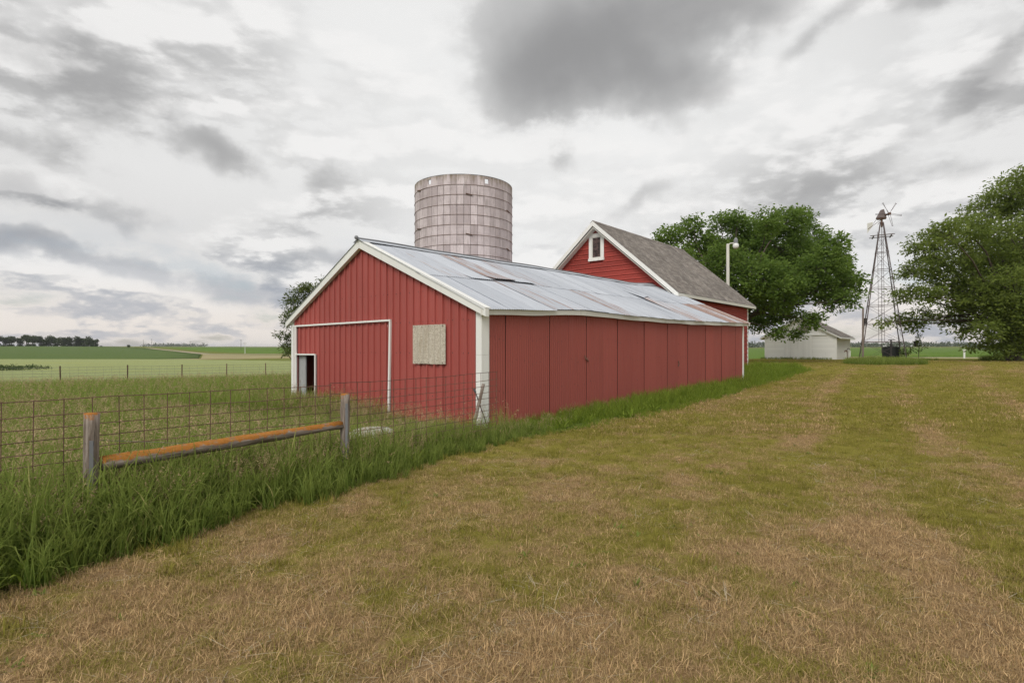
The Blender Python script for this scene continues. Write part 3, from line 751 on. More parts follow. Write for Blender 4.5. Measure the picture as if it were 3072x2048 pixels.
th2 = math.atan((WA - WH) / wh); sl2 = (wh + .42) * math.hypot(1, (WA - WH) / wh)
for sgn in (-1, 1):
    rows = int(sl2 / .2); vs_, fs = [], []
    for r_ in range(rows + 1):
        for hh in (.008, .03):
            for x in np.linspace(-.3, WL + .3, 10): vs_.append((x, min(.2 * r_, sl2), hh + .01 * random.random()))
    for j in range(len(vs_) // 10 - 1):
        for k in range(9): fs.append((j*10+k, j*10+k+1, (j+1)*10+k+1, (j+1)*10+k))
    o = link('roof_slope', mesh('roof_slope', vs_, fs, M['shingles']), ws)
    o.matrix_local = Matrix(((1, 0, 0, 0), (0, sgn * math.cos(th2), sgn * math.sin(th2), wh), (0, -math.sin(th2), math.cos(th2), WA + .07), (0, 0, 0, 1)))
    ye = wh + sgn * (wh + .42); ze = WA + .06 - (wh + .42) * (WA - WH) / wh
    MB().hexa([(-.28, wh, WA - .06), (WL + .28, wh, WA - .06), (WL + .28, ye, ze - .12), (-.28, ye, ze - .12), (-.28, wh, WA + .06), (WL + .28, wh, WA + .06), (WL + .28, ye, ze), (-.28, ye, ze)]).build('roof_deck', M['shed_white'], ws)

# ------------------------------------------------------------------ windmill tower
mill = thing('windmill', 'tall rusty steel windmill tower whose wheel has lost its blades', 'windmill', (30.55, 47.0, 0), R(-28))
MZ0, MZ1, MB0, MB1 = .45, 12.0, 1.58, .13
def mleg(sx, sy, z):
    f = (z - MZ0) / (MZ1 - MZ0); h = MB0 + (MB1 - MB0) * f; return (sx * h, sy * h, z)
CORN = [(-1, -1), (1, -1), (1, 1), (-1, 1)]
def angle_iron(a, b, s, sx, sy):
    m_ = MB(); a, b = Vector(a), Vector(b); t = .012
    for dx, dy in ((s, t), (t, s)):
        P = []
        for p in (a, b): P += [p, p + Vector((-sx * dx, 0, 0)), p + Vector((-sx * dx, -sy * dy, 0)), p + Vector((0, -sy * dy, 0))]
        m_.hexa(P)
    return m_
for sx, sy in CORN: angle_iron(mleg(sx, sy, MZ0), mleg(sx, sy, MZ1), .07, sx, sy).build('leg', M['mill_steel'], mill)
GZ_ = [2.13, 3.6, 5.1, 6.56, 8.05, 9.5]
for z in GZ_:
    for k in range(4):
        m_ = MB().beam(mleg(*CORN[k], z), mleg(*CORN[(k+1) % 4], z), .036, .036).build('girt', M['mill_steel'], mill)
lv = [MZ0] + GZ_ + [10.8]
for za, zb in zip(lv[:-1], lv[1:]):
    for k in range(4):
        MB().tube([mleg(*CORN[k], za), mleg(*CORN[(k+1) % 4], zb)], .010, 5).build('brace', M['mill_steel'], mill)
        MB().tube([mleg(*CORN[(k+1) % 4], za), mleg(*CORN[k], zb)], .010, 5).build('brace', M['mill_steel'], mill)
# platform
for dx in (-.62, .62): MB().beam((dx, -.68, 10.8 + .02 * dx), (dx, .68, 10.8), .09, .05).build('platform_plank', M['mill_steel'], mill)
for dy in (-.55, .55): MB().beam((-.85, dy, 10.85), (.85, dy, 10.88), .09, .05).build('platform_plank', M['mill_steel'], mill)
# ladder against the yard face
lad = link('ladder', None, mill)
def lp(s, z): f = (z - MZ0) / (MZ1 - MZ0); h = MB0 + (MB1 - MB0) * f; return (s * .2 - .12, -h + .02, z)
for s in (-1, 1): MB().tube([lp(s, 2.1), lp(s, 11.2)], .016, 5).build('rail', M['mill_steel'], lad)
for k in range(26): MB().tube([lp(-1, 2.3 + k * .34), lp(1, 2.3 + k * .34)], .012, 5).build('rung', M['mill_steel'], lad)
MB().tube([(0, 0, 1.2), (0, 0, 12.1)], .022, 6).build('pump_rod', M['mill_steel'], mill)
MB().tube([(0, 0, 11.6), (0, 0, 12.35)], .07, 8).build('mast', M['rust_iron'], mill)
# head: hood, hub, bare spokes, tail
head = link('gearbox', None, mill); head.location = (0, 0, 12.35)
hd = MB(); hd.hexa([(-.42, -.25, 0), (.30, -.25, 0), (.30, .25, 0), (-.42, .25, 0), (-.12, -.15, .62), (.14, -.15, .70), (.14, .15, .70), (-.12, .15, .62)]); hd.build('hood', M['mill_steel'], head)
MB().hexa([(-.30, -.18, -.12), (.30, -.18, -.10), (.30, .18, -.10), (-.30, .18, -.12), (-.38, -.22, -.005), (.34, -.22, -.005), (.34, .22, -.005), (-.38, .22, -.005)]).build('casing', M['rust_iron'], head)
hubc = Vector((.47, -.45, .20)); ax = Vector((.5, -.86, .03)).normalized()
MB().tube([(.1, -.05, .16), hubc], [.10, .06], 8).tube([hubc - ax * .12, hubc + ax * .1], .11, 10).build('hub', M['rust_iron'], head)
r1 = Vector((.86, .5, 0)); r2 = Vector((0, 0, 1))
for a in (122, 56, -7, -74, 183):
    dr_ = r1 * math.cos(R(a)) + r2 * math.sin(R(a)); sd_ = r1 * -math.sin(R(a)) + r2 * math.cos(R(a)); L_ = 1.02 if a != 183 else 1.12
    p0 = hubc + ax * .07; p1 = hubc - ax * .10
    MB().tube([p0 + sd_ * .03, hubc + dr_ * L_ + sd_ * .035], .014, 5).tube([p1 - sd_ * .03, hubc + dr_ * L_ - sd_ * .035], .014, 5).beam(hubc + dr_ * L_ + sd_ * .06, hubc + dr_ * L_ - sd_ * .06, .03, .03).build('spoke', M['mill_steel'], head)
tl = link('tail', None, mill); tl.location = (0, 0, 12.2)
MB().tube([(-.05, .05, .02), (-.95, .30, -.62)], .02, 6).build('tail_arm', M['rust_iron'], tl)
MB().tube([(-.25, .1, .25), (-.62, .22, -.28)], .014, 6).build('tail_arm', M['rust_iron'], tl)
MB().tube([(-.05, .05, -.05), (-.28, .1, -.36)], .02, 6).build('tail_stop', M['rust_iron'], tl)
vn = [(-.62, .22, -.08), (-1.0, .32, -.12), (-1.0, .32, -.98), (-.63, .22, -.42)]
vn2 = [(x, y + .014, z) for x, y, z in vn]
MB().add(vn + vn2, [(0, 1, 2, 3), (7, 6, 5, 4), (0, 4, 5, 1), (1, 5, 6, 2), (2, 6, 7, 3), (3, 7, 4, 0)]).build('tail_vane', M['white_old'], tl)
# things standing round the tower
def ground_at(x, y): return float(tz(x, y))
tank = thing('water_tank', 'black tank with a pump pipe under the windmill', 'tank', (30.9, 46.4, 0), R(-28))
MB().tube([(0, 0, .35), (0, 0, .5), (0, 0, 1.66), (0, 0, 1.72)], [.57, .60, .60, .55], 28).build('body', M['black'], tank, False)
MB().tube([(.0, 0, 1.7), (.0, 0, 1.78)], .22, 16).build('lid', M['black'], tank)
MB().tube([(-.05, -.64, .4), (-.05, -.64, 2.25)], .06, 8).tube([(-.25, -.64, 2.28), (.22, -.64, 2.28)], .035, 6).tube([(-.05, -.62, 1.75), (-.05, -.62, 1.95)], .10, 10).build('pump_pipe', M['dark_metal'], tank)
def pole(name, label, cat, x, y, h, r, m, lean=(0, 0), r2=None):
    t_ = thing(name, label, cat, (x, y, ground_at(x, y) - .1)); MB().tube([(0, 0, 0), (lean[0] * .5, lean[1] * .5, h * .5), (lean[0], lean[1], h)], [r, (r + (r2 or r * .85)) / 2, r2 or r * .85], 10).build('shaft', m, t_); return t_
p_ = pole('wooden_pole', 'grey wooden pole standing upright beside the left leg of the windmill', 'pole', 28.55, 46.3, 4.3, .08, M['pole_wood'], (.02, 0))
MB().box(.09, .30, -.12, .12, 3.05, 3.5).build('meter_box', M['dark_metal'], p_)
MB().tube([(.05, 0, 3.0), (.25, 0, 3.2), (.3, 0, 3.5)], .025, 6).build('conduit', M['dark_metal'], p_)
MB().tube([(0, 0, 4.3), (0, 0, 4.42)], .05, 8).build('cap', M['white_old'], p_)
for i, (x, y) in enumerate(((28.15, 47.9), (28.42, 47.9))):
    t_ = thing('marker_post', ['white post with square cap, left one of the close pair by the windmill', 'white post with square cap, right one of the close pair by the windmill'][i], 'post', (x, y, ground_at(x, y) - .05), 0, 'white posts beside the windmill')
    MB().box(-.06, .06, -.06, .06, 0, .72).build('shaft', M['white'], t_); MB().box(-.08, .08, -.08, .08, .72, .78).build('cap', M['white'], t_)
t_ = thing('hydrant', 'rusty yard hydrant with a bent handle between shed and windmill', 'hydrant', (27.1, 46.0, ground_at(27.1, 46) - .05))
MB().tube([(0, 0, 0), (0, 0, .78)], .035, 8).build('standpipe', M['rust_iron'], t_)
MB().tube([(0, 0, .75), (-.16, 0, .82), (-.22, 0, .70)], [.06, .05, .04], 8).build('spout', M['rust_iron'], t_)
MB().tube([(-.05, 0, .82), (.08, .0, 1.0), (.22, 0, .90)], .025, 6).build('handle', M['dark_metal'], t_)
t_ = thing('birdhouse', 'small dark box fixed to the right leg of the windmill', 'box', (34.0, 47.9, 1.75), R(-28))
b = MB(); b.hexa([(-.12, -.1, 0), (.12, -.1, 0), (.12, .1, 0), (-.12, .1, 0), (-.15, -.12, .38), (.15, -.12, .38), (.15, .12, .38), (-.15, .12, .38)]); b.build('box', M['dark_metal'], t_)
b = MB(); b.hexa([(-.2, -.17, .382), (.2, -.17, .382), (.2, .17, .382), (-.2, .17, .382), (-.02, -.17, .50), (.02, -.17, .50), (.02, .17, .50), (-.02, .17, .50)]); b.build('lid', M['dark_metal'], t_)
mp = thing('marker_post', 'lone white post with a square cap at the edge of the gravel road', 'post', (53.5, 67.3, ground_at(53.5, 67.3) - .05))
MB().box(-.07, .07, -.07, .07, 0, 1.0).build('shaft', M['white'], mp); MB().box(-.12, .12, -.12, .12, 1.0, 1.10).build('cap', M['white'], mp)
# ------------------------------------------------------------------ yard light
yl = thing('yard_light', 'white pole with a lamp rising behind the barn roof', 'light pole', (12.9, 34.0, .4))
MB().tube([(0, 0, 0), (0, 0, 7.4)], [.11, .085], 12).build('pole', M['white_old'], yl)
MB().tube([(0, -.02, 7.30), (.12, -.06, 7.42), (.42, -.14, 7.44)], .035, 8).build('arm', M['white_old'], yl)
MB().tube([(.42, -.14, 7.42), (.42, -.14, 7.62), (.42, -.14, 7.74)], [.12, .12, .05], 12).build('ballast_cap', M['ridge_metal'], yl)
MB().tube([(.42, -.14, 7.42), (.42, -.14, 7.34), (.42, -.14, 7.20), (.42, -.14, 7.10)], [.10, .17, .175, .12], 14).build('lens', M['lamp'], yl, True)

# ------------------------------------------------------------------ near fence: brace of two posts and a lichen-covered rail
def log(name, a, b, ra, rb, parent, lich=None, n=14, seg=12, knob=.004):
    a, b = Vector(a), Vector(b); L_ = (b - a).length; vs_, fs, la = [], [], []
    for i in range(seg + 1):
        z = L_ * i / seg; r_ = ra + (rb - ra) * i / seg
        for k in range(n):
            an = 2 * math.pi * k / n; rr = r_ * (1 + .035 * math.sin(an * 2 + z * 2) + random.uniform(-knob, knob) / r_)
            vs_.append((rr * math.cos(an), rr * math.sin(an), z))
    for i in range(seg):
        for k in range(n): fs.append((i*n+k, i*n+(k+1) % n, (i+1)*n+(k+1) % n, (i+1)*n+k))
    c0, c1 = len(vs_), len(vs_) + 1; vs_ += [(0, 0, -.004), (0, 0, L_ + .006)]
    for k in range(n): fs.append((c0, (k+1) % n, k)); fs.append((c1, seg*n+k, seg*n+(k+1) % n))
    me = mesh(name, vs_, fs, M['wood'], True); o = link(name, me, parent)
    o.location = a; q = (b - a).to_track_quat('Z', 'Y'); o.rotation_euler = q.to_euler()
    at = me.attributes.new('lichen', 'FLOAT', 'POINT'); rot = q.to_matrix()
    vals = [lich(Vector(v), rot @ Vector((v[0], v[1], 0)).normalized() if v[0] or v[1] else Vector((0, 0, 0)), L_) for v in vs_]
    at.data.foreach_set('value', vals); return o
brace = thing('brace_fence', 'two grey wooden fence posts joined by an orange lichen covered rail', 'fence', (-3.55, 4.78, 0))
top_l = lambda v, n_, L_: max(0, min(1, (v.z - L_ + .05) / .04))
log('post', (.0, 0, -.25), (.012, .01, .965), .064, .058, brace, top_l)
log('post', (1.54, 2.02, -.25), (1.56, 2.01, .972), .056, .052, brace, top_l)
log('rail', (.06, .06, .53), (1.52, 1.98, .605), .063, .047, brace, lambda v, n_, L_: max(0, min(1, n_.z * 1.2 + .45)), knob=.008)
# punched steel strips nailed to the posts
for i, (x, y, z0, z1) in enumerate(((.045, -.045, .0, .74), (1.585, 1.966, .1, .86))):
    MB().beam((x, y, z0), (x + .004, y, z1), .028, .008, (0.6, -.8, 0)).build('steel_strip', M['ridge_metal'], brace)
MB().tube([(.0, -.062, .72), (.02, .06, .73), (.5, .66, .60), (1.0, 1.3, .63)], .0022, 5).build('tie_wire', M['wire_grey'], brace)
# ------------------------------------------------------------------ wire mesh panels behind the posts
FU = Vector((.6090, .7932, 0)); F0 = Vector((-3.99, 4.50, 0))
def wire_panel(label, s0, n_v, zb, tilt, droop, group, offs):
    t_ = thing('wire_panel', label, 'fence', F0 + FU * s0 + Vector((-.79, .61, 0)) * offs, math.atan2(FU.y, FU.x), group)
    L_ = .203 * (n_v - 1); zs = [zb + .0] + [zb + .10 * k for k in range(1, 10)] + [zb + 1.03]
    def wz(s, z): return z + tilt * s / L_ + droop * math.sin(math.pi * s / L_) * (z - zb)
    for z in zs: MB().tube([(s, .003 * math.sin(s * 3 + z * 9), wz(s, z) + .004 * math.sin(s * 5 + z * 30)) for s in np.linspace(0, L_ + .02, 12)], .0042, 5, False).build('wire', M['wire'], t_)
    for k in range(n_v): MB().tube([(k * .203 + random.uniform(-.004, .004), .0045, wz(k * .203, zb) - .01), (k * .203 + .006 * math.sin(k), .006, wz(k * .203, zb + .5)), (k * .203, .0045, wz(k * .203, zb + 1.03) + .006)], .0042, 5, False).build('wire', M['wire'], t_)
    return t_
wire_panel('rusty wire mesh panel behind the brace posts', -2.05, 26, .03, .0, .015, None, .09)
wire_panel('rusty wire mesh panel ending at the white shed corner', 3.05, 17, .05, .05, -.02, None, .13)
# scraps at the shed corner
t_ = thing('fence_post', 'dark weathered post leaning against the white corner of the metal shed', 'post', (-.75, 10.35, 0))
log('shaft', (0, 0, -.1), (.22, .22, .86), .034, .03, t_, lambda *a: 0)
t_ = thing('iron_rod', 'thin black iron rod leaning across the leaning post at the shed corner', 'rod', (-.42, 10.3, 0)); MB().tube([(.02, 0, -.02), (-.15, .15, .42), (-.28, .3, .76)], .011, 6).build('shaft', M['dark_metal'], t_)
MB().tube([(-.29, .3, .77), (-.26, .28, .70)], .02, 6).build('hook', M['dark_metal'], t_)
# flat stone in the grass
bm = bmesh.new(); bmesh.ops.create_icosphere(bm, subdivisions=3, radius=.5)
for v in bm.verts:
    n_ = float(vnoise(v.co.x * 4 + 9, v.co.y * 4, 8)); v.co.x *= .75 + .1 * n_; v.co.y *= .5 + .12 * n_; v.co.z = max(-.2, min(.42, v.co.z)) * .30 + .03 * n_
me = bpy.data.meshes.new('stone'); bm.to_mesh(me); bm.free(); me.materials.append(M['concrete'])
o = link('stone', me, None, (-2.12, 8.45, .20), .7); tag(o, 'flat pale stone lying in the tall grass right of the far post', 'stone')

# ------------------------------------------------------------------ far field fence
ff = thing('field_fence', 'wire field fence on thin steel posts across the pasture', 'fence', (0, 0, 0))
FP = [(-25.3, 21.3), (-22.6, 23.3), (-20.0, 25.2), (-17.95, 26.55), (-16.2, 27.9), (-14.6, 29.1), (-13.1, 30.25), (-11.6, 31.35), (-9.9, 32.6), (-8.2, 33.9)]
for i, (x, y) in enumerate(FP):
    g_ = ground_at(x, y); lean = random.uniform(-.03, .03)
    b = MB(); b.beam((x, y, g_ - .1), (x + lean, y, g_ + 1.10), .05, .02).beam((x, y + .014, g_ - .1), (x + lean, y + .014, g_ + 1.1), .018, .05, (0, 1, .01)); b.build('post', M['rust_iron'] if i % 3 else M['wire'], ff)
for k in range(8):
    z = .12 + .13 * k
    MB().tube([(x, y + .02, ground_at(x, y) + z + .01 * math.sin(i * 3 + k)) for i, (x, y) in enumerate(FP)], .0045, 4, False).build('wire', M['wire_grey'], ff)
for (xa, ya), (xb, yb) in zip(FP[:-1], FP[1:]):
    n_ = int(math.hypot(xb - xa, yb - ya) / .30)
    for k in range(1, n_):
        f = k / n_; x, y = xa + (xb - xa) * f, ya + (yb - ya) * f; g_ = ground_at(x, y)
        MB().tube([(x, y + .024, g_ + .1), (x, y + .024, g_ + 1.04)], .0035, 4, False).build('stay_wire', M['wire_grey'], ff)

# ------------------------------------------------------------------ draped fields and roads (real sheets over the terrain)
def drape(name, poly, mats, off, step, skirt=.0, kind='structure', label=None, jitter=0.0):
    """cut a field out of a fine grid and lay it over the ground, with crop height off"""
    P = np.array(poly, float); x0, y0_ = P.min(0); x1, y1_ = P.max(0)
    nx_ = max(2, int((x1 - x0) / step[0]) + 1); ny_ = max(2, int((y1_ - y0_) / step[1]) + 1)
    bm = bmesh.new(); vs_ = [bm.verts.new((p[0], p[1], 0)) for p in poly]; bm.faces.new(vs_)
    for k in range(1, nx_):
        xx = x0 + (x1 - x0) * k / nx_; bmesh.ops.bisect_plane(bm, geom=bm.verts[:] + bm.edges[:] + bm.faces[:], plane_co=(xx, 0, 0), plane_no=(1, 0, 0))
    for k in range(1, ny_):
        yy = y0_ + (y1_ - y0_) * k / ny_; bmesh.ops.bisect_plane(bm, geom=bm.verts[:] + bm.edges[:] + bm.faces[:], plane_co=(0, yy, 0), plane_no=(0, 1, 0))
    edge = [e for e in bm.edges if len(e.link_faces) == 1]
    if skirt: 
        ret = bmesh.ops.extrude_edge_only(bm, edges=edge); low_ = {v for v in ret['geom'] if isinstance(v, bmesh.types.BMVert)}
    else: low_ = set()
    xs = np.array([v.co.x for v in bm.verts]); ys = np.array([v.co.y for v in bm.verts]); zs = tz(xs, ys)
    for v, z, x, y in zip(bm.verts, zs, xs, ys):
        v.co.z = z - .05 if v in low_ else z + off + jitter * (random.random() - .5)
    bmesh.ops.recalc_face_normals(bm, faces=bm.faces[:])
    if sum(f.normal.z for f in bm.faces) < 0: bmesh.ops.reverse_faces(bm, faces=bm.faces[:])
    me = bpy.data.meshes.new(name); bm.to_mesh(me); bm.free(); me.materials.append(mats)
    me.polygons.foreach_set('use_smooth', [True] * len(me.polygons))
    return tag(link(name, me), label, None, None, kind)
def crop_mat(name, a, b_, c, sc=6.0, row=None):
    m, t = mat(name); p = pos(t)
    f = t.noise(p, sc, 6, .75); n = t.noise(t.mapping(p, scale=(.35, 1, 1)), .12, 4, .55); g_ = t.noise(p, .9, 5, .65)
    col = t.mix(t.ramp(f, .3, .7), a, b_); col = t.mix(t.math('MULTIPLY', t.ramp(n, .42, .66), .65), col, c); col = t.mix(t.math('MULTIPLY', t.ramp(g_, .5, .7), .4), col, a)
    finish(t, col, .95, bump(t, f, .8, .12), spec=.0); return m
M['grain'] = crop_mat('grain_crop', (.24, .275, .115), (.38, .415, .21), (.33, .35, .13))
M['beans'] = crop_mat('bean_crop', (.085, .13, .045), (.135, .185, .07), (.125, .165, .055), 1.2)
M['green_far'] = crop_mat('far_crop', (.09, .155, .032), (.15, .22, .055), (.13, .20, .05), 1.5)
M['gravel'] = paint('gravel', (.42, .345, .24), .15, .95, (.3, .25, .17), .5, 1.5, streak=False)
M['track'] = paint('dry_verge', (.30, .255, .12), .2, .95, (.2, .2, .08), .5, .2, streak=False)
drape('grain_field', [(-30, 19.6), (-23.0, 24.6), (-18.1, 28.0), (-13, 31.6), (-8.5, 35), (-4, 40), (-12, 62), (-50, 130), (-92, 150), (-135, 145), (-190, 150), (-150, 95), (-70, 42)], M['grain'], .42, (6, 6), .5, label='pale green grain field behind the wire fence')
drape('bean_field', [(-210, 160), (-140, 153), (-105, 160), (-95, 172), (-140, 256), (-190, 320), (-255, 395), (-300, 430), (-420, 440), (-520, 440), (-420, 300)], M['beans'], .3, (16, 16), .3, label='dark green bean field on the hillside at the left')
drape('dirt_road', [(-262, 404), (-195, 327), (-145, 265), (-133, 262), (-66, 285), (-30, 310), (60, 360), (60, 366), (-31, 316), (-68, 291), (-133, 268), (-143, 271), (-190, 330), (-259, 408)], M['gravel'], .12, (14, 14), .2, label='pale dirt road bending down past the bean field')
drape('dry_verge', [(-92, 153), (-135, 148), (-205, 155), (-208, 158), (-140, 151.5), (-104, 158), (-93.5, 171), (-137, 252), (-128, 250), (-60, 240), (-60, 200)], M['track'], .16, (12, 12), .2, label='strip of dry grass between the fields')
drape('far_field', [(-190, 345), (-130, 290), (-60, 305), (10, 345), (40, 700), (-600, 1100), (-420, 640)], M['green_far'], .25, (40, 40), .3, label='green field on the rise beyond the dirt road')
drape('gravel_road', [(20, 71.2), (40, 70.8), (62, 70), (120, 66), (200, 62), (200, 67), (120, 71.5), (60, 75.5), (18, 77)], M['gravel'], .05, (4, 4), .06, label='pale gravel road beyond the farmyard')
drape('row_crop_field', [(10, 82), (60, 80), (120, 76), (220, 70), (420, 60), (900, 300), (800, 640), (300, 720), (80, 700), (20, 400)], M['green_far'], .30, (25, 25), .3, label='bright green row crop field beyond the gravel road')

# ------------------------------------------------------------------ trees
def leaf_mat(name, a, b_, tr=.35):
    m, t = mat(name); k = attr(t, 'tone'); p = pos(t)
    col = t.mix(k, a, b_); col = t.mix(t.math('MULTIPLY', t.noise(p, .6, 3, .5), .5), col, tuple(x * 1.25 for x in b_))
    finish(t, col, .7, None, spec=.12, transl=(t.mix(.5, col, tuple(min(1, x * 1.6) for x in b_)), tr)); return m
M['leaf_a'] = leaf_mat('leaf_broad', (.055, .108, .020), (.16, .235, .048), .48)
M['leaf_b'] = leaf_mat('leaf_willowy', (.078, .122, .024), (.195, .245, .054), .48)
M['leaf_c'] = leaf_mat('leaf_young', (.05, .082, .024), (.125, .155, .045))
M['leaf_far'] = leaf_mat('leaf_far', (.032, .055, .02), (.065, .092, .032))
def leaves(clusters, per, spread, size, aspect, flat=.6, droop=.0, seed=1):
    """clusters: (n,4) centre + radius scale. Returns quads, folded along nothing: real small leaf faces in 3-D"""
    g = np.random.default_rng(seed); C_ = np.repeat(clusters, per, 0); n = len(C_)
    d = g.normal(size=(n, 3)); d /= np.linalg.norm(d, axis=1)[:, None]; rad_ = g.random(n) ** .6
    P = C_[:, :3] + d * (rad_ * spread * C_[:, 3])[:, None] * np.array([1, 1, flat])
    ax_ = g.normal(size=(n, 3)) + d * .8; ax_[:, 2] = ax_[:, 2] * .6 - droop; ax_ /= np.linalg.norm(ax_, axis=1)[:, None]
    up = g.normal(size=(n, 3)) * .75 + np.array([0, 0, .9]); sd_ = np.cross(ax_, up); sd_ /= np.linalg.norm(sd_, axis=1)[:, None] + 1e-9
    s = size * (.6 + .8 * g.random(n))[:, None]; w_ = s * aspect
    up2 = np.cross(sd_, ax_)
    v0 = P; v1 = P + ax_ * s * .5 + sd_ * w_ * .5 + up2 * s * .06; v2 = P + ax_ * s; v3 = P + ax_ * s * .5 - sd_ * w_ * .5 + up2 * s * .06
    V_ = np.stack([v0, v1, v2, v3], 1).reshape(-1, 3); F_ = np.arange(len(V_)).reshape(-1, 4)
    tone = np.repeat(np.clip(g.normal(.5, .22, n) + np.repeat(g.normal(0, .30, len(clusters)), per), 0, 1), 4)
    return V_, F_, tone
def lobes_to_clusters(lobes, dens, seed, shell=.45, gap=.0):
    g = np.random.default_rng(seed); out = []
    for (x, y, z, r_) in lobes:
        n = max(3, int(dens * r_ * r_)); d = g.normal(size=(n, 3)); d /= np.linalg.norm(d, axis=1)[:, None]
        rr = r_ * (shell + (1 - shell) * g.random(n) ** .7); p = np.array([x, y, z]) + d * rr[:, None] * np.array([1, 1, .82])
        out.append(np.concatenate([p, (.75 + .5 * g.random(n))[:, None]], 1))
    return np.concatenate(out)
def branches(lobes, base, fork, r0, seed, twigs=None):
    g = random.Random(seed); m_ = MB()
    b0, f0 = Vector(base), Vector(fork)
    mid = b0.lerp(f0, .5) + Vector((g.uniform(-.15, .15), g.uniform(-.15, .15), 0)) * r0 * 3
    trunk = MB().tube([b0, b0 + Vector((0, 0, .25)), mid, f0], [r0 * 1.5, r0 * 1.1, r0 * .9, r0 * .75], 12)
    for (x, y, z, r_) in lobes:
        e = Vector((x, y, z)); k1 = f0.lerp(e, .35) + Vector((g.uniform(-.5, .5), g.uniform(-.5, .5), g.uniform(.1, .8))); k2 = f0.lerp(e, .7) + Vector((g.uniform(-.4, .4), g.uniform(-.4, .4), g.uniform(.0, .6)))
        rr = r0 * min(.5, .16 + .10 * r_); m_.tube([f0 - Vector((0, 0, .3)), k1, k2, e], [rr, rr * .7, rr * .4, rr * .16], 6, False)
        for q in range(4):
            a = Vector((g.gauss(0, 1), g.gauss(0, 1), g.gauss(.2, .7))).normalized() * r_ * .9; m_.tube([k2.lerp(e, .5 + .12 * q), e + a * .5 + Vector((0, 0, .1)), e + a], [rr * .25, rr * .14, rr * .05], 5, False)
    return trunk, m_
def tree(name, label, loc, lobes, dens, per, spread, size, aspect, leafm, r0, fork, seed, group=None, flat=.6, droop=0., cat='tree', shell=.45):
    t_ = thing(name, label, cat, loc, 0, group)
    tr, br = branches(lobes, (0, 0, -.2), fork, r0, seed); tr.build('trunk', M['bark'], t_, True); br.build('limbs', M['bark'], t_, True)
    cl = lobes_to_clusters(lobes, dens, seed, shell); V_, F_, tone = leaves(cl, per, spread, size, aspect, flat, droop, seed)
    link('crown', np_mesh('crown', V_, F_, [leafm], dict(tone=tone), smooth=False), t_)
    return t_
# big broadleaf tree behind the barn; lobes are x, y, z, radius in metres from its foot
def px_lobes(L_, k, x0, hz, zc, seed, dy, s=1.0, slope=0.0, D=44.0):
    g = random.Random(seed); out = []
    for x, y, r_, d in L_:
        dd = g.uniform(-dy, dy) if d is None else d
        q = 1 + dd / D; out.append(((x - x0) * k + slope * dd, dd, zc + (hz - y) * k * q, r_ * k * s * q))
    return out
A = [(1530, 545, 42, None), (1580, 520, 40, None), (1610, 570, 60, None), (1650, 512, 42, None), (1690, 505, 36, None), (1720, 545, 70, None), (1760, 510, 45, None), (1810, 505, 50, None), (1852, 500, 38, None), (1800, 565, 80, None), (1870, 550, 62, None), (1905, 560, 36, None), (1925, 600, 46, None), (1940, 650, 46, None), (1890, 640, 80, None),
     (1820, 650, 85, None), (1745, 640, 85, None), (1670, 610, 75, None), (1680, 690, 60, None), (1760, 720, 48, None), (1800, 715, 50, None), (1850, 735, 36, None), (1835, 768, 20, None), (1785, 760, 26, None), (1745, 745, 30, None), (1900, 690, 42, None), (1930, 690, 28, None), (1700, 740, 38, None), (1640, 660, 60, None), (1560, 600, 55, None),
     (1720, 580, 80, 3), (1830, 590, 85, 3), (1780, 660, 90, -3), (1880, 610, 70, -3), (1640, 580, 60, 3)]
lobA = px_lobes(A, .0321, 1677, 802, .92, 5, 4.2, .78, slope=.42)
tree('shade_tree', 'big dark green broadleaf tree behind the red barn', (16.1, 42.0, .58), lobA, 35, 26, .55, .24, .55, M['leaf_a'], .42, (.2, 0, 3.0), 11)
Bt = [(2960, 640, 80, None), (3040, 590, 85, None), (3110, 560, 110, None), (2900, 690, 70, None), (2850, 700, 55, None), (2800, 715, 50, None), (2745, 735, 36, None), (2780, 770, 45, None), (2860, 780, 80, None), (2960, 760, 100, None), (3070, 720, 120, None), (2740, 805, 42, None), (2700, 812, 26, None), (2800, 830, 50, None), (2690, 890, 28, None), (2730, 880, 38, None), (2790, 885, 45, None),
      (2870, 880, 70, None), (2690, 955, 30, None), (2660, 968, 20, None), (2720, 975, 30, None), (2760, 950, 36, None), (2830, 945, 45, None), (2930, 880, 90, None), (3030, 870, 110, None), (3120, 830, 140, None), (2900, 970, 40, None), (2870, 1000, 24, None), (2950, 985, 50, None), (3010, 980, 70, None), (3080, 990, 80, None), (2935, 1035, 30, None), (2985, 1035, 32, None), (3060, 1030, 40, None), (3005, 1050, 30, -3), (3045, 1048, 34, -3), (3085, 1045, 34, -2), (3030, 1015, 50, -3),
      (3180, 700, 130, 2), (3180, 900, 120, 2), (3250, 780, 120, 0), (3180, 1000, 70, 0), (3000, 800, 110, 4), (3060, 930, 110, -4), (2960, 900, 90, 4)]
lobB = px_lobes(Bt, .02578, 3040, 1048, .86, 6, 4.5, .88, slope=.8)
tree('spreading_tree', 'broad green tree with drooping branches at the right edge', (38.8, 44.0, .64), lobB, 27, 26, .66, .26, .42, M['leaf_b'], .5, (.2, 0, 2.6), 12, flat=.5, droop=.35)
Ct = [(905, 862, 20, None), (890, 882, 24, None), (925, 870, 24, None), (870, 905, 22, None), (900, 915, 32, None), (945, 865, 22, None), (975, 850, 22, None), (940, 900, 36, None), (855, 965, 18, None), (870, 945, 22, None), (900, 960, 36, None), (845, 1005, 16, None), (870, 1010, 26, None), (860, 1040, 18, None), (885, 1050, 26, None), (920, 1010, 36, None), (850, 1062, 10, None), (985, 900, 40, 1), (960, 960, 45, 1)]
lobC = px_lobes(Ct, .01055, 915, 1048, 1.5, 7, .55, slope=-.36, D=18.0)
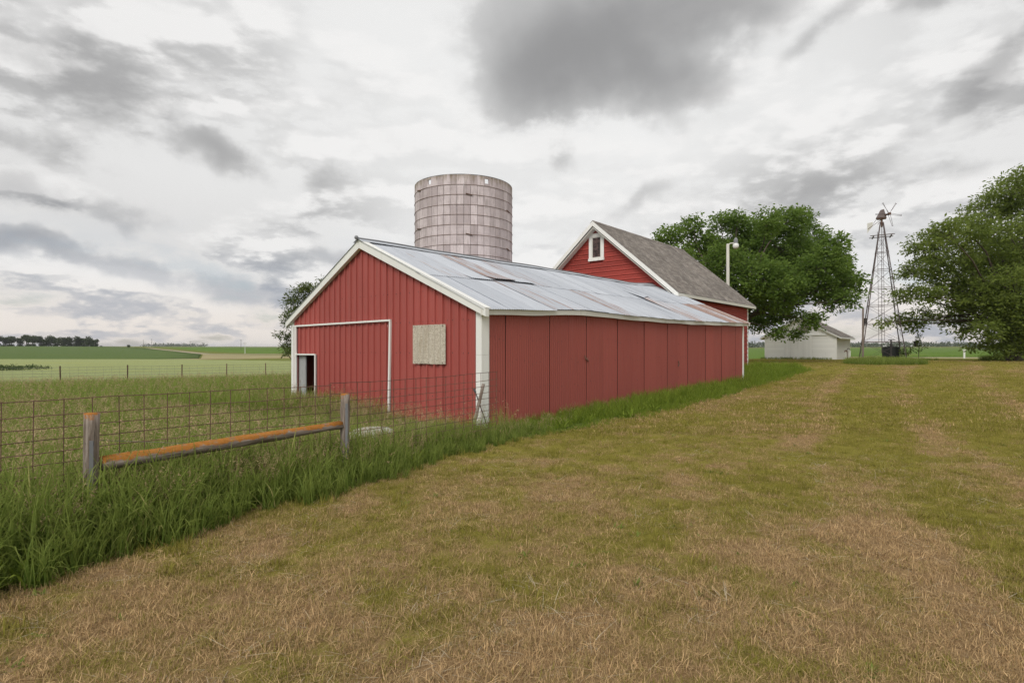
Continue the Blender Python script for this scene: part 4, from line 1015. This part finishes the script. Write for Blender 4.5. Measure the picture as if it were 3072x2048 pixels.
tree('ash_sapling', 'young leafy tree growing at the left end of the metal shed', (-6.55, 18.0, .0), lobC, 210, 17, .16, .115, .30, M['leaf_c'], .06, (.0, 0, .9), 13, flat=.8, droop=.1, shell=.3)
# grove on the left skyline: each tree its own
g = random.Random(3)
grove = [(-8, 1012, 33), (18, 1016, 26), (34, 1012, 30), (60, 1010, 30), (80, 1007, 34), (98, 1010, 30), (122, 1011, 32), (145, 1010, 33), (166, 1013, 30), (186, 1014, 32), (208, 1013, 30), (232, 1014, 30), (252, 1016, 27), (270, 1013, 30), (286, 1020, 22)]
side_txt = ['leftmost tree of the skyline grove, cut by the frame', 'second tree from the left in the skyline grove', 'third tree from the left in the skyline grove', 'fourth tree from the left in the skyline grove', 'fifth and tallest looking tree from the left in the skyline grove', 'sixth tree from the left in the skyline grove', 'seventh tree from the left in the skyline grove', 'middle tree of the skyline grove', 'seventh tree from the right in the skyline grove', 'sixth tree from the right in the skyline grove', 'fifth tree from the right in the skyline grove', 'fourth tree from the right in the skyline grove', 'third tree from the right in the skyline grove', 'second tree from the right in the skyline grove', 'rightmost low tree of the skyline grove']
for i, (px, top_, hpx) in enumerate(grove):
    dep = 452 + (i * 37 % 30); x = (px - 1536) / 1706.7 * dep; gz = ground_at(x, dep); h_ = hpx * dep / 1706.7 * 1.05; k = h_ / 10
    lb = [(g.uniform(-2.6, 2.6) * k, g.uniform(-2, 2), (g.uniform(4.5, 8.6) if i < 7 else g.uniform(2.2, 8.4)) * k, g.uniform(1.5, 2.5) * k) for _ in range(9)] + ([(g.uniform(-3, 3) * k, 0, 1.2 * k, 1.5 * k) for _ in range(3)])
    tree('grove_tree', side_txt[i], (x, dep, gz), lb, 7, 12, 1.1 * k, .75, .6, M['leaf_far'], .3, (0, 0, 3 * k), 40 + i, 'grove of trees on the left skyline')
for (px, dep, hpx, label) in ((385, 440, 8, 'lone round bush on the skyline right of the grove'), (303, 700, 7, 'small far bush just right of the skyline grove')):
    x = (px - 1536) / 1706.7 * dep; gz = ground_at(x, dep); k = hpx * dep / 1706.7 / 2
    tree('skyline_bush', label, (x, dep, gz), [(0, 0, k, k), (k * .5, 0, k * .8, k * .8), (-k * .6, 0, k * .7, k * .7)], 16, 14, .5 * k, .4 * k, .6, M['leaf_far'], .15, (0, 0, k * .5), 70, cat='bush')
# weeds
def mass(name, label, pts, leafm, per, spread, size, seed, flat=.7):
    cl = np.array(pts); V_, F_, tone = leaves(cl, per, spread, size, .6, flat, 0, seed)
    return tag(link(name, np_mesh(name, V_, F_, [leafm], dict(tone=tone), smooth=False)), label, None, None, 'stuff')
g2 = np.random.default_rng(5); P_ = []
for _ in range(1500):
    y = 52 + g2.random() * 16; x = -66 + g2.random() * 20
    if x > -.825 * y + 1.2 * math.sin(y * 1.3) or float(fbm(x * .3, y * .3, 88, 2)) < .42: continue
    P_.append((x, y, ground_at(x, y) + .3 + g2.random() * .35, 1.0))
mass('weed_patch', 'patch of tall dark weeds in the pale grain field', P_, M['leaf_far'], 16, .32, .14, 21)
P_ = []
for _ in range(5200):
    x = -200 + g2.random() * 2200; y = 930 + 80 * g2.random() + .18 * max(0, x - 300) * g2.random()
    hmax = 3 + 7 * float(fbm(x * .012, 2.0, 77, 3)); P_.append((x, y, ground_at(x, y) + g2.random() * hmax, 1.0))
mass('distant_tree_line', 'long far tree line along the right horizon', P_, M['leaf_far'], 8, 3.2, 2.6, 22)
P_ = []
for _ in range(2600):
    x = -1500 + g2.random() * 1500; y = 1900 + 150 * g2.random()
    if float(fbm(x * .006, 9.0, 31, 3)) < .5: continue
    P_.append((x, y, ground_at(x, y) + g2.random() * 9, 1.0))
mass('far_shelterbelts', 'thin far shelterbelts along the left horizon', P_, M['leaf_far'], 6, 6, 5, 23)
# far rise at the right, several kilometres off
def ridge_strip(name, label, x0, x1, y, hfun):
    xs = np.linspace(x0, x1, 90); vs_, fs = [], []
    for x in xs:
        h_ = hfun(x); vs_ += [(x, y, -5), (x, y + 250, h_), (x, y + 900, h_ * .9), (x, y + 1800, -5)]
    for i in range(89):
        for k in range(3): fs.append((i*4+k, (i+1)*4+k, (i+1)*4+k+1, i*4+k+1))
    return tag(link(name, mesh(name, vs_, fs, M['leaf_far'], True)), label, None, None, 'structure')
ridge_strip('far_hills', 'low wooded hills along the far horizon', -4000, 7500, 5200, lambda x: 14 + 16 * float(fbm(x * .0012 + 7, 3.0, 50, 3)) + 6 * float(vnoise(x * .01, 1.5, 51)))
# utility poles along the dirt road
for i, (px, dep, h_) in enumerate(((735, 285, 5.8), (723, 430, 7.5), (455, 520, 8), (430, 560, 8), (571, 640, 8))):
    x = (px - 1536) / 1706.7 * dep
    t_ = thing('utility_pole', ['nearest utility pole, beside the bend of the dirt road', 'utility pole just left behind the nearest one', 'far utility pole at the top of the dirt road, right one of a pair', 'far utility pole at the top of the dirt road, left one of a pair', 'far utility pole between the hilltop pair and the road bend'][i], 'pole', (x, dep, ground_at(x, dep) - .2), 0, 'utility poles along the dirt road')
    MB().tube([(0, 0, 0), (0, 0, h_)], [.16, .11], 8).build('shaft', M['bark'] if i else M['white_old'], t_); MB().beam((-.9, 0, h_ - .5), (.9, 0, h_ - .5), .1, .1).build('crossarm', M['bark'], t_)

# ------------------------------------------------------------------ grass: small real blades, scattered as clumps
def blade_mat(name, a, b_, dry, tip, tr=.3, dry_lo=.55, dry_hi=.95):
    m, t = mat(name); k = attr(t, 'tone'); h_ = attr(t, 'along'); ti = attr(t, 'tint', 'INSTANCER'); rnd = orand(t)
    g_ = t.mix(t.math('ADD', t.math('MULTIPLY', k, .7), t.math('MULTIPLY', rnd, .3)), a, b_)
    g_ = t.mix(t.math('MULTIPLY', h_, .5), g_, tip)
    dk = t.ramp(t.math('ADD', t.math('MULTIPLY', k, .55), t.math('MULTIPLY', ti, .9)), dry_lo, dry_hi)
    d_ = t.mix(t.math('FRACT', t.math('MULTIPLY', k, 7.13)), tuple(x * .42 for x in dry), tuple(x * 1.35 for x in dry))  # straw tones spread wide per blade, also painting in shade between blades
    col = t.mix(dk, g_, d_)
    finish(t, col, .8, None, spec=.04, transl=(col, tr)); return m
M['lawn'] = blade_mat('mown_blades', (.155, .15, .024), (.33, .29, .07), (.57, .40, .215), (.35, .32, .07), .25, .44, .94)
M['litter'] = blade_mat('straw_blades', (.50, .43, .30), (.72, .64, .49), (.50, .37, .22), (.62, .54, .40), .2, .5, 1.2)
M['tall'] = blade_mat('tall_blades', (.075, .142, .020), (.27, .335, .075), (.52, .44, .20), (.33, .365, .10), .42, .90, 1.3)
M['lush'] = blade_mat('lush_blades', (.10, .18, .016), (.25, .325, .045), (.38, .34, .12), (.27, .325, .06), .35, 1.05, 1.45)
M['meadow'] = blade_mat('meadow_blades', (.13, .205, .030), (.30, .37, .085), (.54, .45, .20), (.33, .39, .10), .38, 1.16, 1.7)
M['seed'] = blade_mat('seed_heads', (.36, .27, .15), (.50, .39, .235), (.50, .37, .21), (.50, .38, .22), .3, .4, 1.2)
HOLD = []
def blades(n, lo, hi, wid, radius, lean, bend, segs, g, upright=0.0):
    """n bent, tapering blades rooted within radius; returns verts, quads, along, tone"""
    V_, F_, A_, T_ = [], [], [], []
    for i in range(n):
        an = g.random() * 6.283; rr = radius * math.sqrt(g.random()); p = np.array([rr * math.cos(an), rr * math.sin(an), -.01])
        L_ = lo + (hi - lo) * g.random(); az = g.random() * 6.283; th_ = abs(g.normal(0, lean)) + upright; w_ = wid * (.65 + .7 * g.random())
        d = np.array([math.cos(az), math.sin(az), 0]); s = np.array([-d[1], d[0], 0]) ; tw = g.normal(0, .35); s = s * math.cos(tw) + d * math.sin(tw)
        tone = g.random(); bd = bend * (.3 + 1.2 * g.random()); o = len(V_); q = p.copy(); ang = th_
        for j in range(segs + 1):
            f = j / segs; ww = w_ * (1 - f ** 1.7) + w_ * .04
            V_ += [q - s * ww / 2, q + s * ww / 2]; A_ += [f, f]; T_ += [tone, tone]
            ang = th_ + bd * f * f * 1.6; q = q + (np.array([0, 0, 1]) * math.cos(ang) + d * math.sin(ang)) * L_ / segs
        for j in range(segs): F_.append((o + 2*j, o + 2*j + 1, o + 2*j + 3, o + 2*j + 2))
    return V_, F_, A_, T_
def panicles(n, lo, hi, radius, g, lean=.25, spk=12):
    V_, F_, A_, T_ = [], [], [], []
    for i in range(n):
        an = g.random() * 6.283; rr = radius * math.sqrt(g.random()); q = np.array([rr * math.cos(an), rr * math.sin(an), 0.]); L_ = lo + (hi - lo) * g.random()
        az = g.random() * 6.283; d = np.array([math.cos(az), math.sin(az), 0]); s = np.array([-d[1], d[0], 0]); th_ = abs(g.normal(0, lean)); tone = g.random(); o = len(V_); path = []
        for j in range(6):
            f = j / 5; V_ += [q - s * .0015, q + s * .0015]; A_ += [f, f]; T_ += [tone, tone]; path.append(q.copy()); ang = th_ + .9 * f * f * f
            q = q + (np.array([0, 0, 1]) * math.cos(ang) + d * math.sin(ang)) * L_ / 5
        for j in range(5): F_.append((o + 2*j, o + 2*j + 1, o + 2*j + 3, o + 2*j + 2))
        for j in range(spk):
            f = 3.7 + 1.3 * j / spk; i0 = min(4, int(f)); c = path[i0] + (path[min(5, i0 + 1)] - path[i0]) * (f - i0)
            v = g.normal(size=3) * .6 + d * .5 + np.array([0, 0, -.25]); v /= np.linalg.norm(v); l_ = .024 + .028 * g.random(); u_ = np.cross(v, g.normal(size=3)); u_ /= np.linalg.norm(u_) + 1e-9
            c0 = c + v * g.random() * .03; o2 = len(V_); V_ += [c0, c0 + v * l_ * .5 + u_ * .0055, c0 + v * l_, c0 + v * l_ * .5 - u_ * .0055]; A_ += [1] * 4; T_ += [g.random()] * 4; F_.append((o2, o2+1, o2+2, o2+3))
    return V_, F_, A_, T_
def proto(name, parts, mats):
    V_, F_, A_, T_, MI = [], [], [], [], []
    for k, (v, f, a, t_) in enumerate(parts):
        o = len(V_); V_ += v; F_ += [tuple(x + o for x in q) for q in f]; A_ += a; T_ += t_; MI += [k] * len(f)
    me = np_mesh(name, np.array(V_), np.array(F_), mats, dict(along=A_, tone=T_), smooth=False, mat_index=MI)
    o = bpy.data.objects.new(name, me); o.use_fake_user = True; HOLD.append(o); return o
def scatter(name, label, pts, protos, tilt=.12, seed=1):
    """pts: x, y, scale, tint. One object whose vertices carry the clumps (geometry nodes)"""
    g = np.random.default_rng(seed); pts = np.asarray(pts, float); n = len(pts)
    me = bpy.data.meshes.new(name); me.vertices.add(n)
    co = np.stack([pts[:, 0], pts[:, 1], tz(pts[:, 0], pts[:, 1])], 1).astype(np.float32); me.vertices.foreach_set('co', co.ravel())
    rot = np.stack([g.normal(0, tilt, n), g.normal(0, tilt, n), g.random(n) * 6.283], 1).astype(np.float32)
    a = me.attributes.new('rot', 'FLOAT_VECTOR', 'POINT'); a.data.foreach_set('vector', rot.ravel())
    a = me.attributes.new('scl', 'FLOAT', 'POINT'); a.data.foreach_set('value', pts[:, 2].astype(np.float32))
    a = me.attributes.new('tint', 'FLOAT', 'POINT'); a.data.foreach_set('value', pts[:, 3].astype(np.float32))
    a = me.attributes.new('pid', 'INT', 'POINT'); a.data.foreach_set('value', g.integers(0, len(protos), n).astype(np.int32))
    o = tag(link(name, me), label, None, None, 'stuff')
    ng = bpy.data.node_groups.new(name + '_nodes', 'GeometryNodeTree')
    ng.interface.new_socket('Geometry', in_out='INPUT', socket_type='NodeSocketGeometry'); ng.interface.new_socket('Geometry', in_out='OUTPUT', socket_type='NodeSocketGeometry')
    N = ng.nodes; Lk = ng.links; gi_ = N.new('NodeGroupInput'); go = N.new('NodeGroupOutput'); iop = N.new('GeometryNodeInstanceOnPoints'); jn = N.new('GeometryNodeJoinGeometry')
    for p in protos:
        oi = N.new('GeometryNodeObjectInfo'); oi.inputs[0].default_value = p; oi.inputs['As Instance'].default_value = False
        gt = N.new('GeometryNodeGeometryToInstance'); Lk.new(oi.outputs['Geometry'], gt.inputs[0]); Lk.new(gt.outputs[0], jn.inputs[0])
    def na(nm, dt):
        k = N.new('GeometryNodeInputNamedAttribute'); k.data_type = dt; k.inputs[0].default_value = nm; return k.outputs[0]
    e2r = N.new('FunctionNodeEulerToRotation'); Lk.new(na('rot', 'FLOAT_VECTOR'), e2r.inputs[0])
    Lk.new(gi_.outputs[0], iop.inputs['Points']); Lk.new(jn.outputs[0], iop.inputs['Instance']); iop.inputs['Pick Instance'].default_value = True
    Lk.new(na('pid', 'INT'), iop.inputs['Instance Index']); Lk.new(e2r.outputs[0], iop.inputs['Rotation']); Lk.new(na('scl', 'FLOAT'), iop.inputs['Scale']); Lk.new(iop.outputs[0], go.inputs[0])
    md = o.modifiers.new('scatter', 'NODES'); md.node_group = ng
    return o
def wedge(dens_fn, rings, seed, side=1.12):
    g = np.random.default_rng(seed); out = []
    for (ya, yb, dens) in rings:
        A_ = side * (yb * yb - ya * ya); n = int(A_ * dens); y = np.sqrt(ya * ya + (yb * yb - ya * ya) * g.random(n)); x = (g.random(n) * 2 - 1) * side * y; out.append(np.stack([x, y], 1))
    P = np.concatenate(out); k = dens_fn(P[:, 0], P[:, 1]); return P[g.random(len(P)) < k]
def in_buildings(x, y, m_=.04):
    q, v = uv(x, y); a = (q > -m_) & (q < LEN + m_) & (v > -m_) & (v < 6.97 + m_)
    b_ = (q > LEN) & (q < LEN + 9.35) & (v > 2.78 - m_) & (v < 10.45)
    s_ = np.hypot(x - SX, y - SY) < SR + .03
    wx, wy = x - 28.5, y - 50; c = wx * UX + wy * UY; d = -wx * UY + wy * UX; w_ = (c > -.1) & (c < 6.2) & (d > -.1) & (d < 6.05)
    return a | b_ | s_ | w_
gg = np.random.default_rng(99)
# --- mown ground
PL = [proto('mown_clump', [blades(46, .022, .06, .0034, .09, .75, .7, 2, gg), blades(20, .04, .12, .0026, .10, .1, .35, 3, gg, 1.25)], [M['lawn'], M['lawn']]) for _ in range(5)]
PLF = [proto('mown_clump_wide', [blades(38, .03, .07, .009, .18, .75, .6, 2, gg), blades(10, .08, .18, .007, .18, .1, .3, 2, gg, 1.3)], [M['lawn'], M['lawn']]) for _ in range(4)]
PS = [proto('straw_clump', [blades(12, .06, .17, .0030, .12, .08, .2, 3, gg, 1.38), blades(1, .14, .26, .0028, .12, .05, .45, 4, gg, 1.40)], [M['litter'], M['litter']]) for _ in range(6)]
PB = [proto('broadleaf_clump', [blades(13, .04, .10, .026, .05, .35, .4, 3, gg, .75)], [M['tall']]) for _ in range(4)]
PBT = [proto('broadleaf_tall_clump', [blades(16, .10, .30, .034, .09, .4, .6, 4, gg, .45)], [M['lush']]) for _ in range(4)]
PT = [proto('green_tuft', [blades(26, .05, .12, .005, .06, .4, .7, 3, gg)], [M['lawn']]) for _ in range(4)]
def lawn_k(x, y): return ((edge_dist(x, y) < .12) & ~in_buildings(x, y)).astype(float)
P = wedge(lawn_k, [(1.2, 4, 330), (4, 7, 210), (7, 11, 95)], 1); dr_ = dryness(P[:, 0], P[:, 1]) + gg.normal(0, .24, len(P))
scatter('mown_grass', 'short mown dry grass covering the farmyard', np.stack([P[:, 0], P[:, 1], .75 + .5 * gg.random(len(P)), dr_], 1), PL, .15, 2)
P = wedge(lawn_k, [(10, 16, 42), (16, 26, 20), (26, 46, 6)], 3); dr_ = dryness(P[:, 0], P[:, 1]) + gg.normal(0, .24, len(P))
scatter('mown_grass', 'short mown grass farther back in the farmyard', np.stack([P[:, 0], P[:, 1], .8 + .5 * gg.random(len(P)), dr_], 1), PLF, .12, 3)
P = wedge(lawn_k, [(1.2, 4, 70), (4, 8, 46), (8, 16, 16), (16, 30, 4)], 4)
lit = fbm(P[:, 0] * .9, P[:, 1] * .9, 61, 3) + .25 * fbm(uv(P[:, 0], P[:, 1])[1] * 1.1, uv(P[:, 0], P[:, 1])[0] * .12, 62, 2) + .12 * (dryness(P[:, 0], P[:, 1]) - .4)
def windrow(x, y):
    a = np.interp(y, [2, 2.6, 3.84, 4.4, 5.5, 6.9, 8.6, 12, 18], [2.2, 2.3, 2.77, 2.98, 3.36, 3.84, 4.5, 6.4, 10.2]); b_ = np.abs(edge_dist(x, y) + .75 + .25 * np.sin(y * 1.1)); c_ = np.abs(x - a) * .8
    c2 = np.abs(x - a - 3.0 - .12 * y) * .8
    return np.exp(-(c_ / .20) ** 2) * .9 + np.exp(-(b_ / .20) ** 2) * .45 + np.exp(-(c2 / .3) ** 2) * .5
wr = windrow(P[:, 0], P[:, 1])
P = P[gg.random(len(P)) < np.clip(sstep(.48, .80, lit) * 1.0 + wr, 0, 1)]
scatter('straw', 'cut straw lying on the mown grass', np.stack([P[:, 0], P[:, 1], .7 + .8 * gg.random(len(P)), .2 + .8 * gg.random(len(P))], 1), PS, .07, 4)
P = wedge(lawn_k, [(1.2, 5, 26), (5, 10, 12), (10, 24, 4)], 5); k = dryness(P[:, 0], P[:, 1]); P = P[gg.random(len(P)) < sstep(.52, .1, k)]
scatter('grass_tufts', 'small green tufts in the mown grass', np.stack([P[:, 0], P[:, 1], .7 + .7 * gg.random(len(P)), 0 * P[:, 0]], 1), PT, .15, 5)
# --- tall grass left standing along the fence and the walls
PTL = [proto('tall_clump', [blades(15, .30, .68, .0155, .09, .30, 1.05, 5, gg), blades(9, .15, .4, .009, .10, .6, .9, 4, gg)], [M['tall'], M['tall']]) for _ in range(6)]
PLU = [proto('lush_clump', [blades(24, .22, .46, .0085, .10, .34, .85, 4, gg)], [M['lush']]) for _ in range(5)]
PSE = [proto('seed_clump', [blades(6, .3, .55, .005, .06, .35, .5, 4, gg), panicles(5, .55, .88, .07, gg)], [M['meadow'], M['seed']]) for _ in range(5)]
PME = [proto('meadow_clump', [blades(24, .28, .58, .0065, .13, .33, .55, 4, gg), panicles(1, .45, .7, .10, gg, .3, 8)], [M['meadow'], M['seed']]) for _ in range(6)]
PMF = [proto('meadow_clump_wide', [blades(30, .28, .60, .014, .26, .35, .5, 3, gg), panicles(1, .5, .72, .22, gg, .3, 8)], [M['meadow'], M['seed']]) for _ in range(5)]
def fence_side(x, y):    # + behind the wire
    return (x - F0.x) * -.7932 + (y - F0.y) * .6090
def strip_k(x, y):
    e = edge_dist(x, y); q, v = uv(x, y); fs_ = fence_side(x, y)
    near = (e > -.05) & (fs_ < .45) & (q < .5); return (near & ~in_buildings(x, y)).astype(float)
P = wedge(strip_k, [(1.2, 6, 120), (6, 12, 95)], 6); e = edge_dist(P[:, 0], P[:, 1]); q, v = uv(P[:, 0], P[:, 1])
sc_ = (.55 + .45 * sstep(0, .5, e)) * (.80 + .4 * gg.random(len(P))) * np.interp(q, [-9, -4, -2.2, 0], [1.08, .95, .72, .42])
scatter('tall_grass', 'dense tall dark green grass along the near fence', np.stack([P[:, 0], P[:, 1], sc_, .3 * gg.random(len(P)) + .55 * (gg.random(len(P)) < .10)], 1), PTL, .14, 6)
def wall_k(x, y):
    e = edge_dist(x, y); q, v = uv(x, y)
    return ((e > -.12) & (q >= .0) & (q < LEN + 14) & (v < np.where(q < LEN, 0, 2.7)) & ~in_buildings(x, y)).astype(float)
P = wedge(wall_k, [(8, 14, 75), (14, 22, 50), (22, 36, 26)], 7); e = edge_dist(P[:, 0], P[:, 1]); q, v = uv(P[:, 0], P[:, 1])
sc_ = (.38 + .62 * sstep(-.1, .75, e)) * (.75 + .4 * gg.random(len(P))) * np.interp(q, [0, 1.5, 4, 6, 15, 30], [.34, .5, .8, 1.05, 1.15, 1.25])
scatter('wall_grass', 'lush green grass along the foot of the long red wall', np.stack([P[:, 0], P[:, 1], sc_, .3 * gg.random(len(P))], 1), PLU, .16, 7)
# --- meadow behind the fence, up to the field fence
FPn = np.array(FP)
def meadow_k(x, y):
    fs_ = fence_side(x, y); q, v = uv(x, y); yl_ = np.interp(x, FPn[:, 0], FPn[:, 1], left=None)
    lim = 25.0 + (x + 20) * .74 + 1.2
    return ((edge_dist(x, y) > .1) & (fs_ > .35) & (y < lim) & ((q < 0.1) | (v > 7)) & ~in_buildings(x, y)).astype(float)
P = wedge(meadow_k, [(2, 8, 85), (8, 13, 60)], 8); pt = fbm(P[:, 0] * .5, P[:, 1] * .5, 71, 3)
q, v = uv(P[:, 0], P[:, 1]); damp = sstep(4.5, .5, np.hypot(q, np.maximum(0, v - 7)) ) * 0
tint = np.clip((pt - .5) * 1.6 + .12 + .25 * gg.random(len(P)), 0, 1)
scatter('meadow_grass', 'tall seeding meadow grass behind the wire panels', np.stack([P[:, 0], P[:, 1], (.72 + .4 * gg.random(len(P))) * np.where((v > -.6) & (v < 7.4), np.interp(q, [-4.5, -2.5, -.3], [1, .62, .42]), 1), tint], 1), PME, .14, 8)
P = wedge(meadow_k, [(12.5, 20, 26), (20, 36, 15)], 9, 1.15); pt = fbm(P[:, 0] * .25, P[:, 1] * .25, 72, 3); tint = np.clip((pt - .5) * 2.0 + .25 + .3 * gg.random(len(P)), 0, 1)
scatter('meadow_grass', 'yellowing meadow grass near the far field fence', np.stack([P[:, 0], P[:, 1], .72 + .45 * gg.random(len(P)), tint], 1), PMF, .14, 9)
# seeding brome round the shed corner and along the fence
g3 = np.random.default_rng(17); S = []
for _ in range(1000):
    s_ = g3.random() * 9.6 - 1.5; o_ = g3.normal(-.1, .5); x = F0.x + FU.x * s_ - .79 * o_; y = F0.y + FU.y * s_ + .61 * o_; S.append((x, y))
for _ in range(300):
    q_ = -g3.random() * 1.5 - .08; v_ = g3.random() * 6.9; S.append((CX + UX * q_ - UY * v_, CY + UY * q_ + UX * v_))
for _ in range(110):
    q_ = g3.random() * 14.5; v_ = -.08 - g3.random() * .35; S.append((CX + UX * q_ - UY * v_, CY + UY * q_ + UX * v_))
S = np.array(S); S = S[(edge_dist(S[:, 0], S[:, 1]) > .25) & ~in_buildings(S[:, 0], S[:, 1])]
q, v = uv(S[:, 0], S[:, 1]); keep = (g3.random(len(S)) < np.where((q > -2.5) & (q < 1) & (v < 1.6), .45, 1)); S = S[keep]; q = q[keep]; v = v[keep]
sc_ = np.where(v < 0, .55, .85) * (.75 + .4 * g3.random(len(S))) * np.interp(q, [-4, -1.5, 0], [1, .72, .6])
scatter('brome', 'pinkish seed heads of brome grass along fence and shed', np.stack([S[:, 0], S[:, 1], sc_, .3 + .5 * g3.random(len(S))], 1), PSE, .16, 10)
# matted dry stalks by the shed corner
S = np.stack([CX - .75 + g3.normal(0, .45, 46), CY - .95 + g3.normal(0, .3, 46)], 1)
PD = [proto('dry_clump', [blades(16, .3, .6, .004, .10, .85, .5, 4, gg)], [M['litter']]) for _ in range(3)]
S = S[edge_dist(S[:, 0], S[:, 1]) > .3]
scatter('dry_stalks', 'matted dry stalks at the foot of the shed corner', np.stack([S[:, 0], S[:, 1], .5 + .4 * g3.random(len(S)), .8 + 0 * S[:, 0]], 1), PD, .2, 11)
P = wedge(lawn_k, [(1.2, 6, 6), (6, 16, 1.6)], 51); cl_ = fbm(P[:, 0] * .7, P[:, 1] * .7, 95, 3); P = P[gg.random(len(P)) < sstep(.50, .70, cl_)]
scatter('lawn_weeds', 'low broad-leaved weeds in the mown grass', np.stack([P[:, 0], P[:, 1], .4 + .4 * gg.random(len(P)), 0 * P[:, 0]], 1), PB, .15, 21)
P = wedge(lambda x, y: np.maximum(strip_k(x, y), wall_k(x, y)), [(1.2, 8, 7), (8, 22, 3)], 52); P = P[edge_dist(P[:, 0], P[:, 1]) > .1]
scatter('verge_weeds', 'broad-leaved weeds among the tall grass of the verge', np.stack([P[:, 0], P[:, 1], .7 + .7 * gg.random(len(P)), .3 * gg.random(len(P))], 1), PBT, .15, 22)
# --- rank grass at the windmill, the white shed and the right tree
def blob(cx, cy, rx, ry, n, rot=0):
    a = g3.random(n) * 6.283; r_ = np.sqrt(g3.random(n)); x = r_ * np.cos(a) * rx; y = r_ * np.sin(a) * ry; c, s = math.cos(rot), math.sin(rot); return np.stack([cx + x * c - y * s, cy + x * s + y * c], 1)
PRK = [proto('rank_clump', [blades(26, .35, .75, .020, .30, .35, .6, 3, gg)], [M['tall']]) for _ in range(4)]
S = np.concatenate([blob(30.4, 45.4, 3.4, 1.2, 170, R(-6)), blob(24.7, 37.8, 2.3, 3.4, 560, R(-33)), blob(28.0, 42.5, 1.6, 2.4, 150, R(-33)), blob(40.6, 45.6, 3.2, 1.6, 260, R(8)), blob(25.8, 51.6, 3.2, .25, 110, R(139.7))])
kk = np.concatenate([np.full(170, .38), np.full(560, .62), np.full(150, .5), np.full(260, .75), np.full(110, .34)])
ok_ = ~in_buildings(S[:, 0], S[:, 1]); S = S[ok_]; kk = kk[ok_]
scatter('rank_grass', 'rank grass around the windmill foot and far trees', np.stack([S[:, 0], S[:, 1], kk * (.75 + .5 * g3.random(len(S))), .3 * g3.random(len(S))], 1), PRK, .14, 12)
for i, (x, y, label) in enumerate(((31.6, 45.6, 'leafy weed growing in front of the black tank'), (33.3, 46.6, 'slender sapling inside the right legs of the windmill'))):
    t_ = thing('weed_plant', label, 'plant', (x, y, ground_at(x, y))); hh = 1.15 if i == 0 else 2.2
    MB().tube([(0, 0, 0), (.05, 0, hh * .6), (.0, 0, hh)], [.03, .02, .008], 6).build('stem', M['bark'], t_)
    cl = np.array([(g3.normal(0, .18 + .1 * (i == 0)), g3.normal(0, .18), hh * (.35 + .65 * g3.random()), 1) for _ in range(26)]); V_, F_, tone = leaves(cl, 10, .16, .14, .55, .8, .1, 31 + i)
    link('foliage', np_mesh('foliage', V_, F_, [M['leaf_c']], dict(tone=tone), smooth=False), t_)

# ------------------------------------------------------------------ air
hz = MB().box(-5600, 5600, -60, 9600, -18, 40).build('haze', None)
m_, t_n = mat('haze_air'); pv = t_n.add('ShaderNodeVolumePrincipled'); pv.inputs['Color'].default_value = (.93, .95, 1, 1); pv.inputs['Density'].default_value = .00013; pv.inputs['Anisotropy'].default_value = .2
om = t_n.add('ShaderNodeOutputMaterial'); t_n.l.new(pv.outputs[0], om.inputs['Volume']); hz.data.materials.append(m_)
tag(hz, 'thin summer haze over the farmland', None, None, 'stuff')
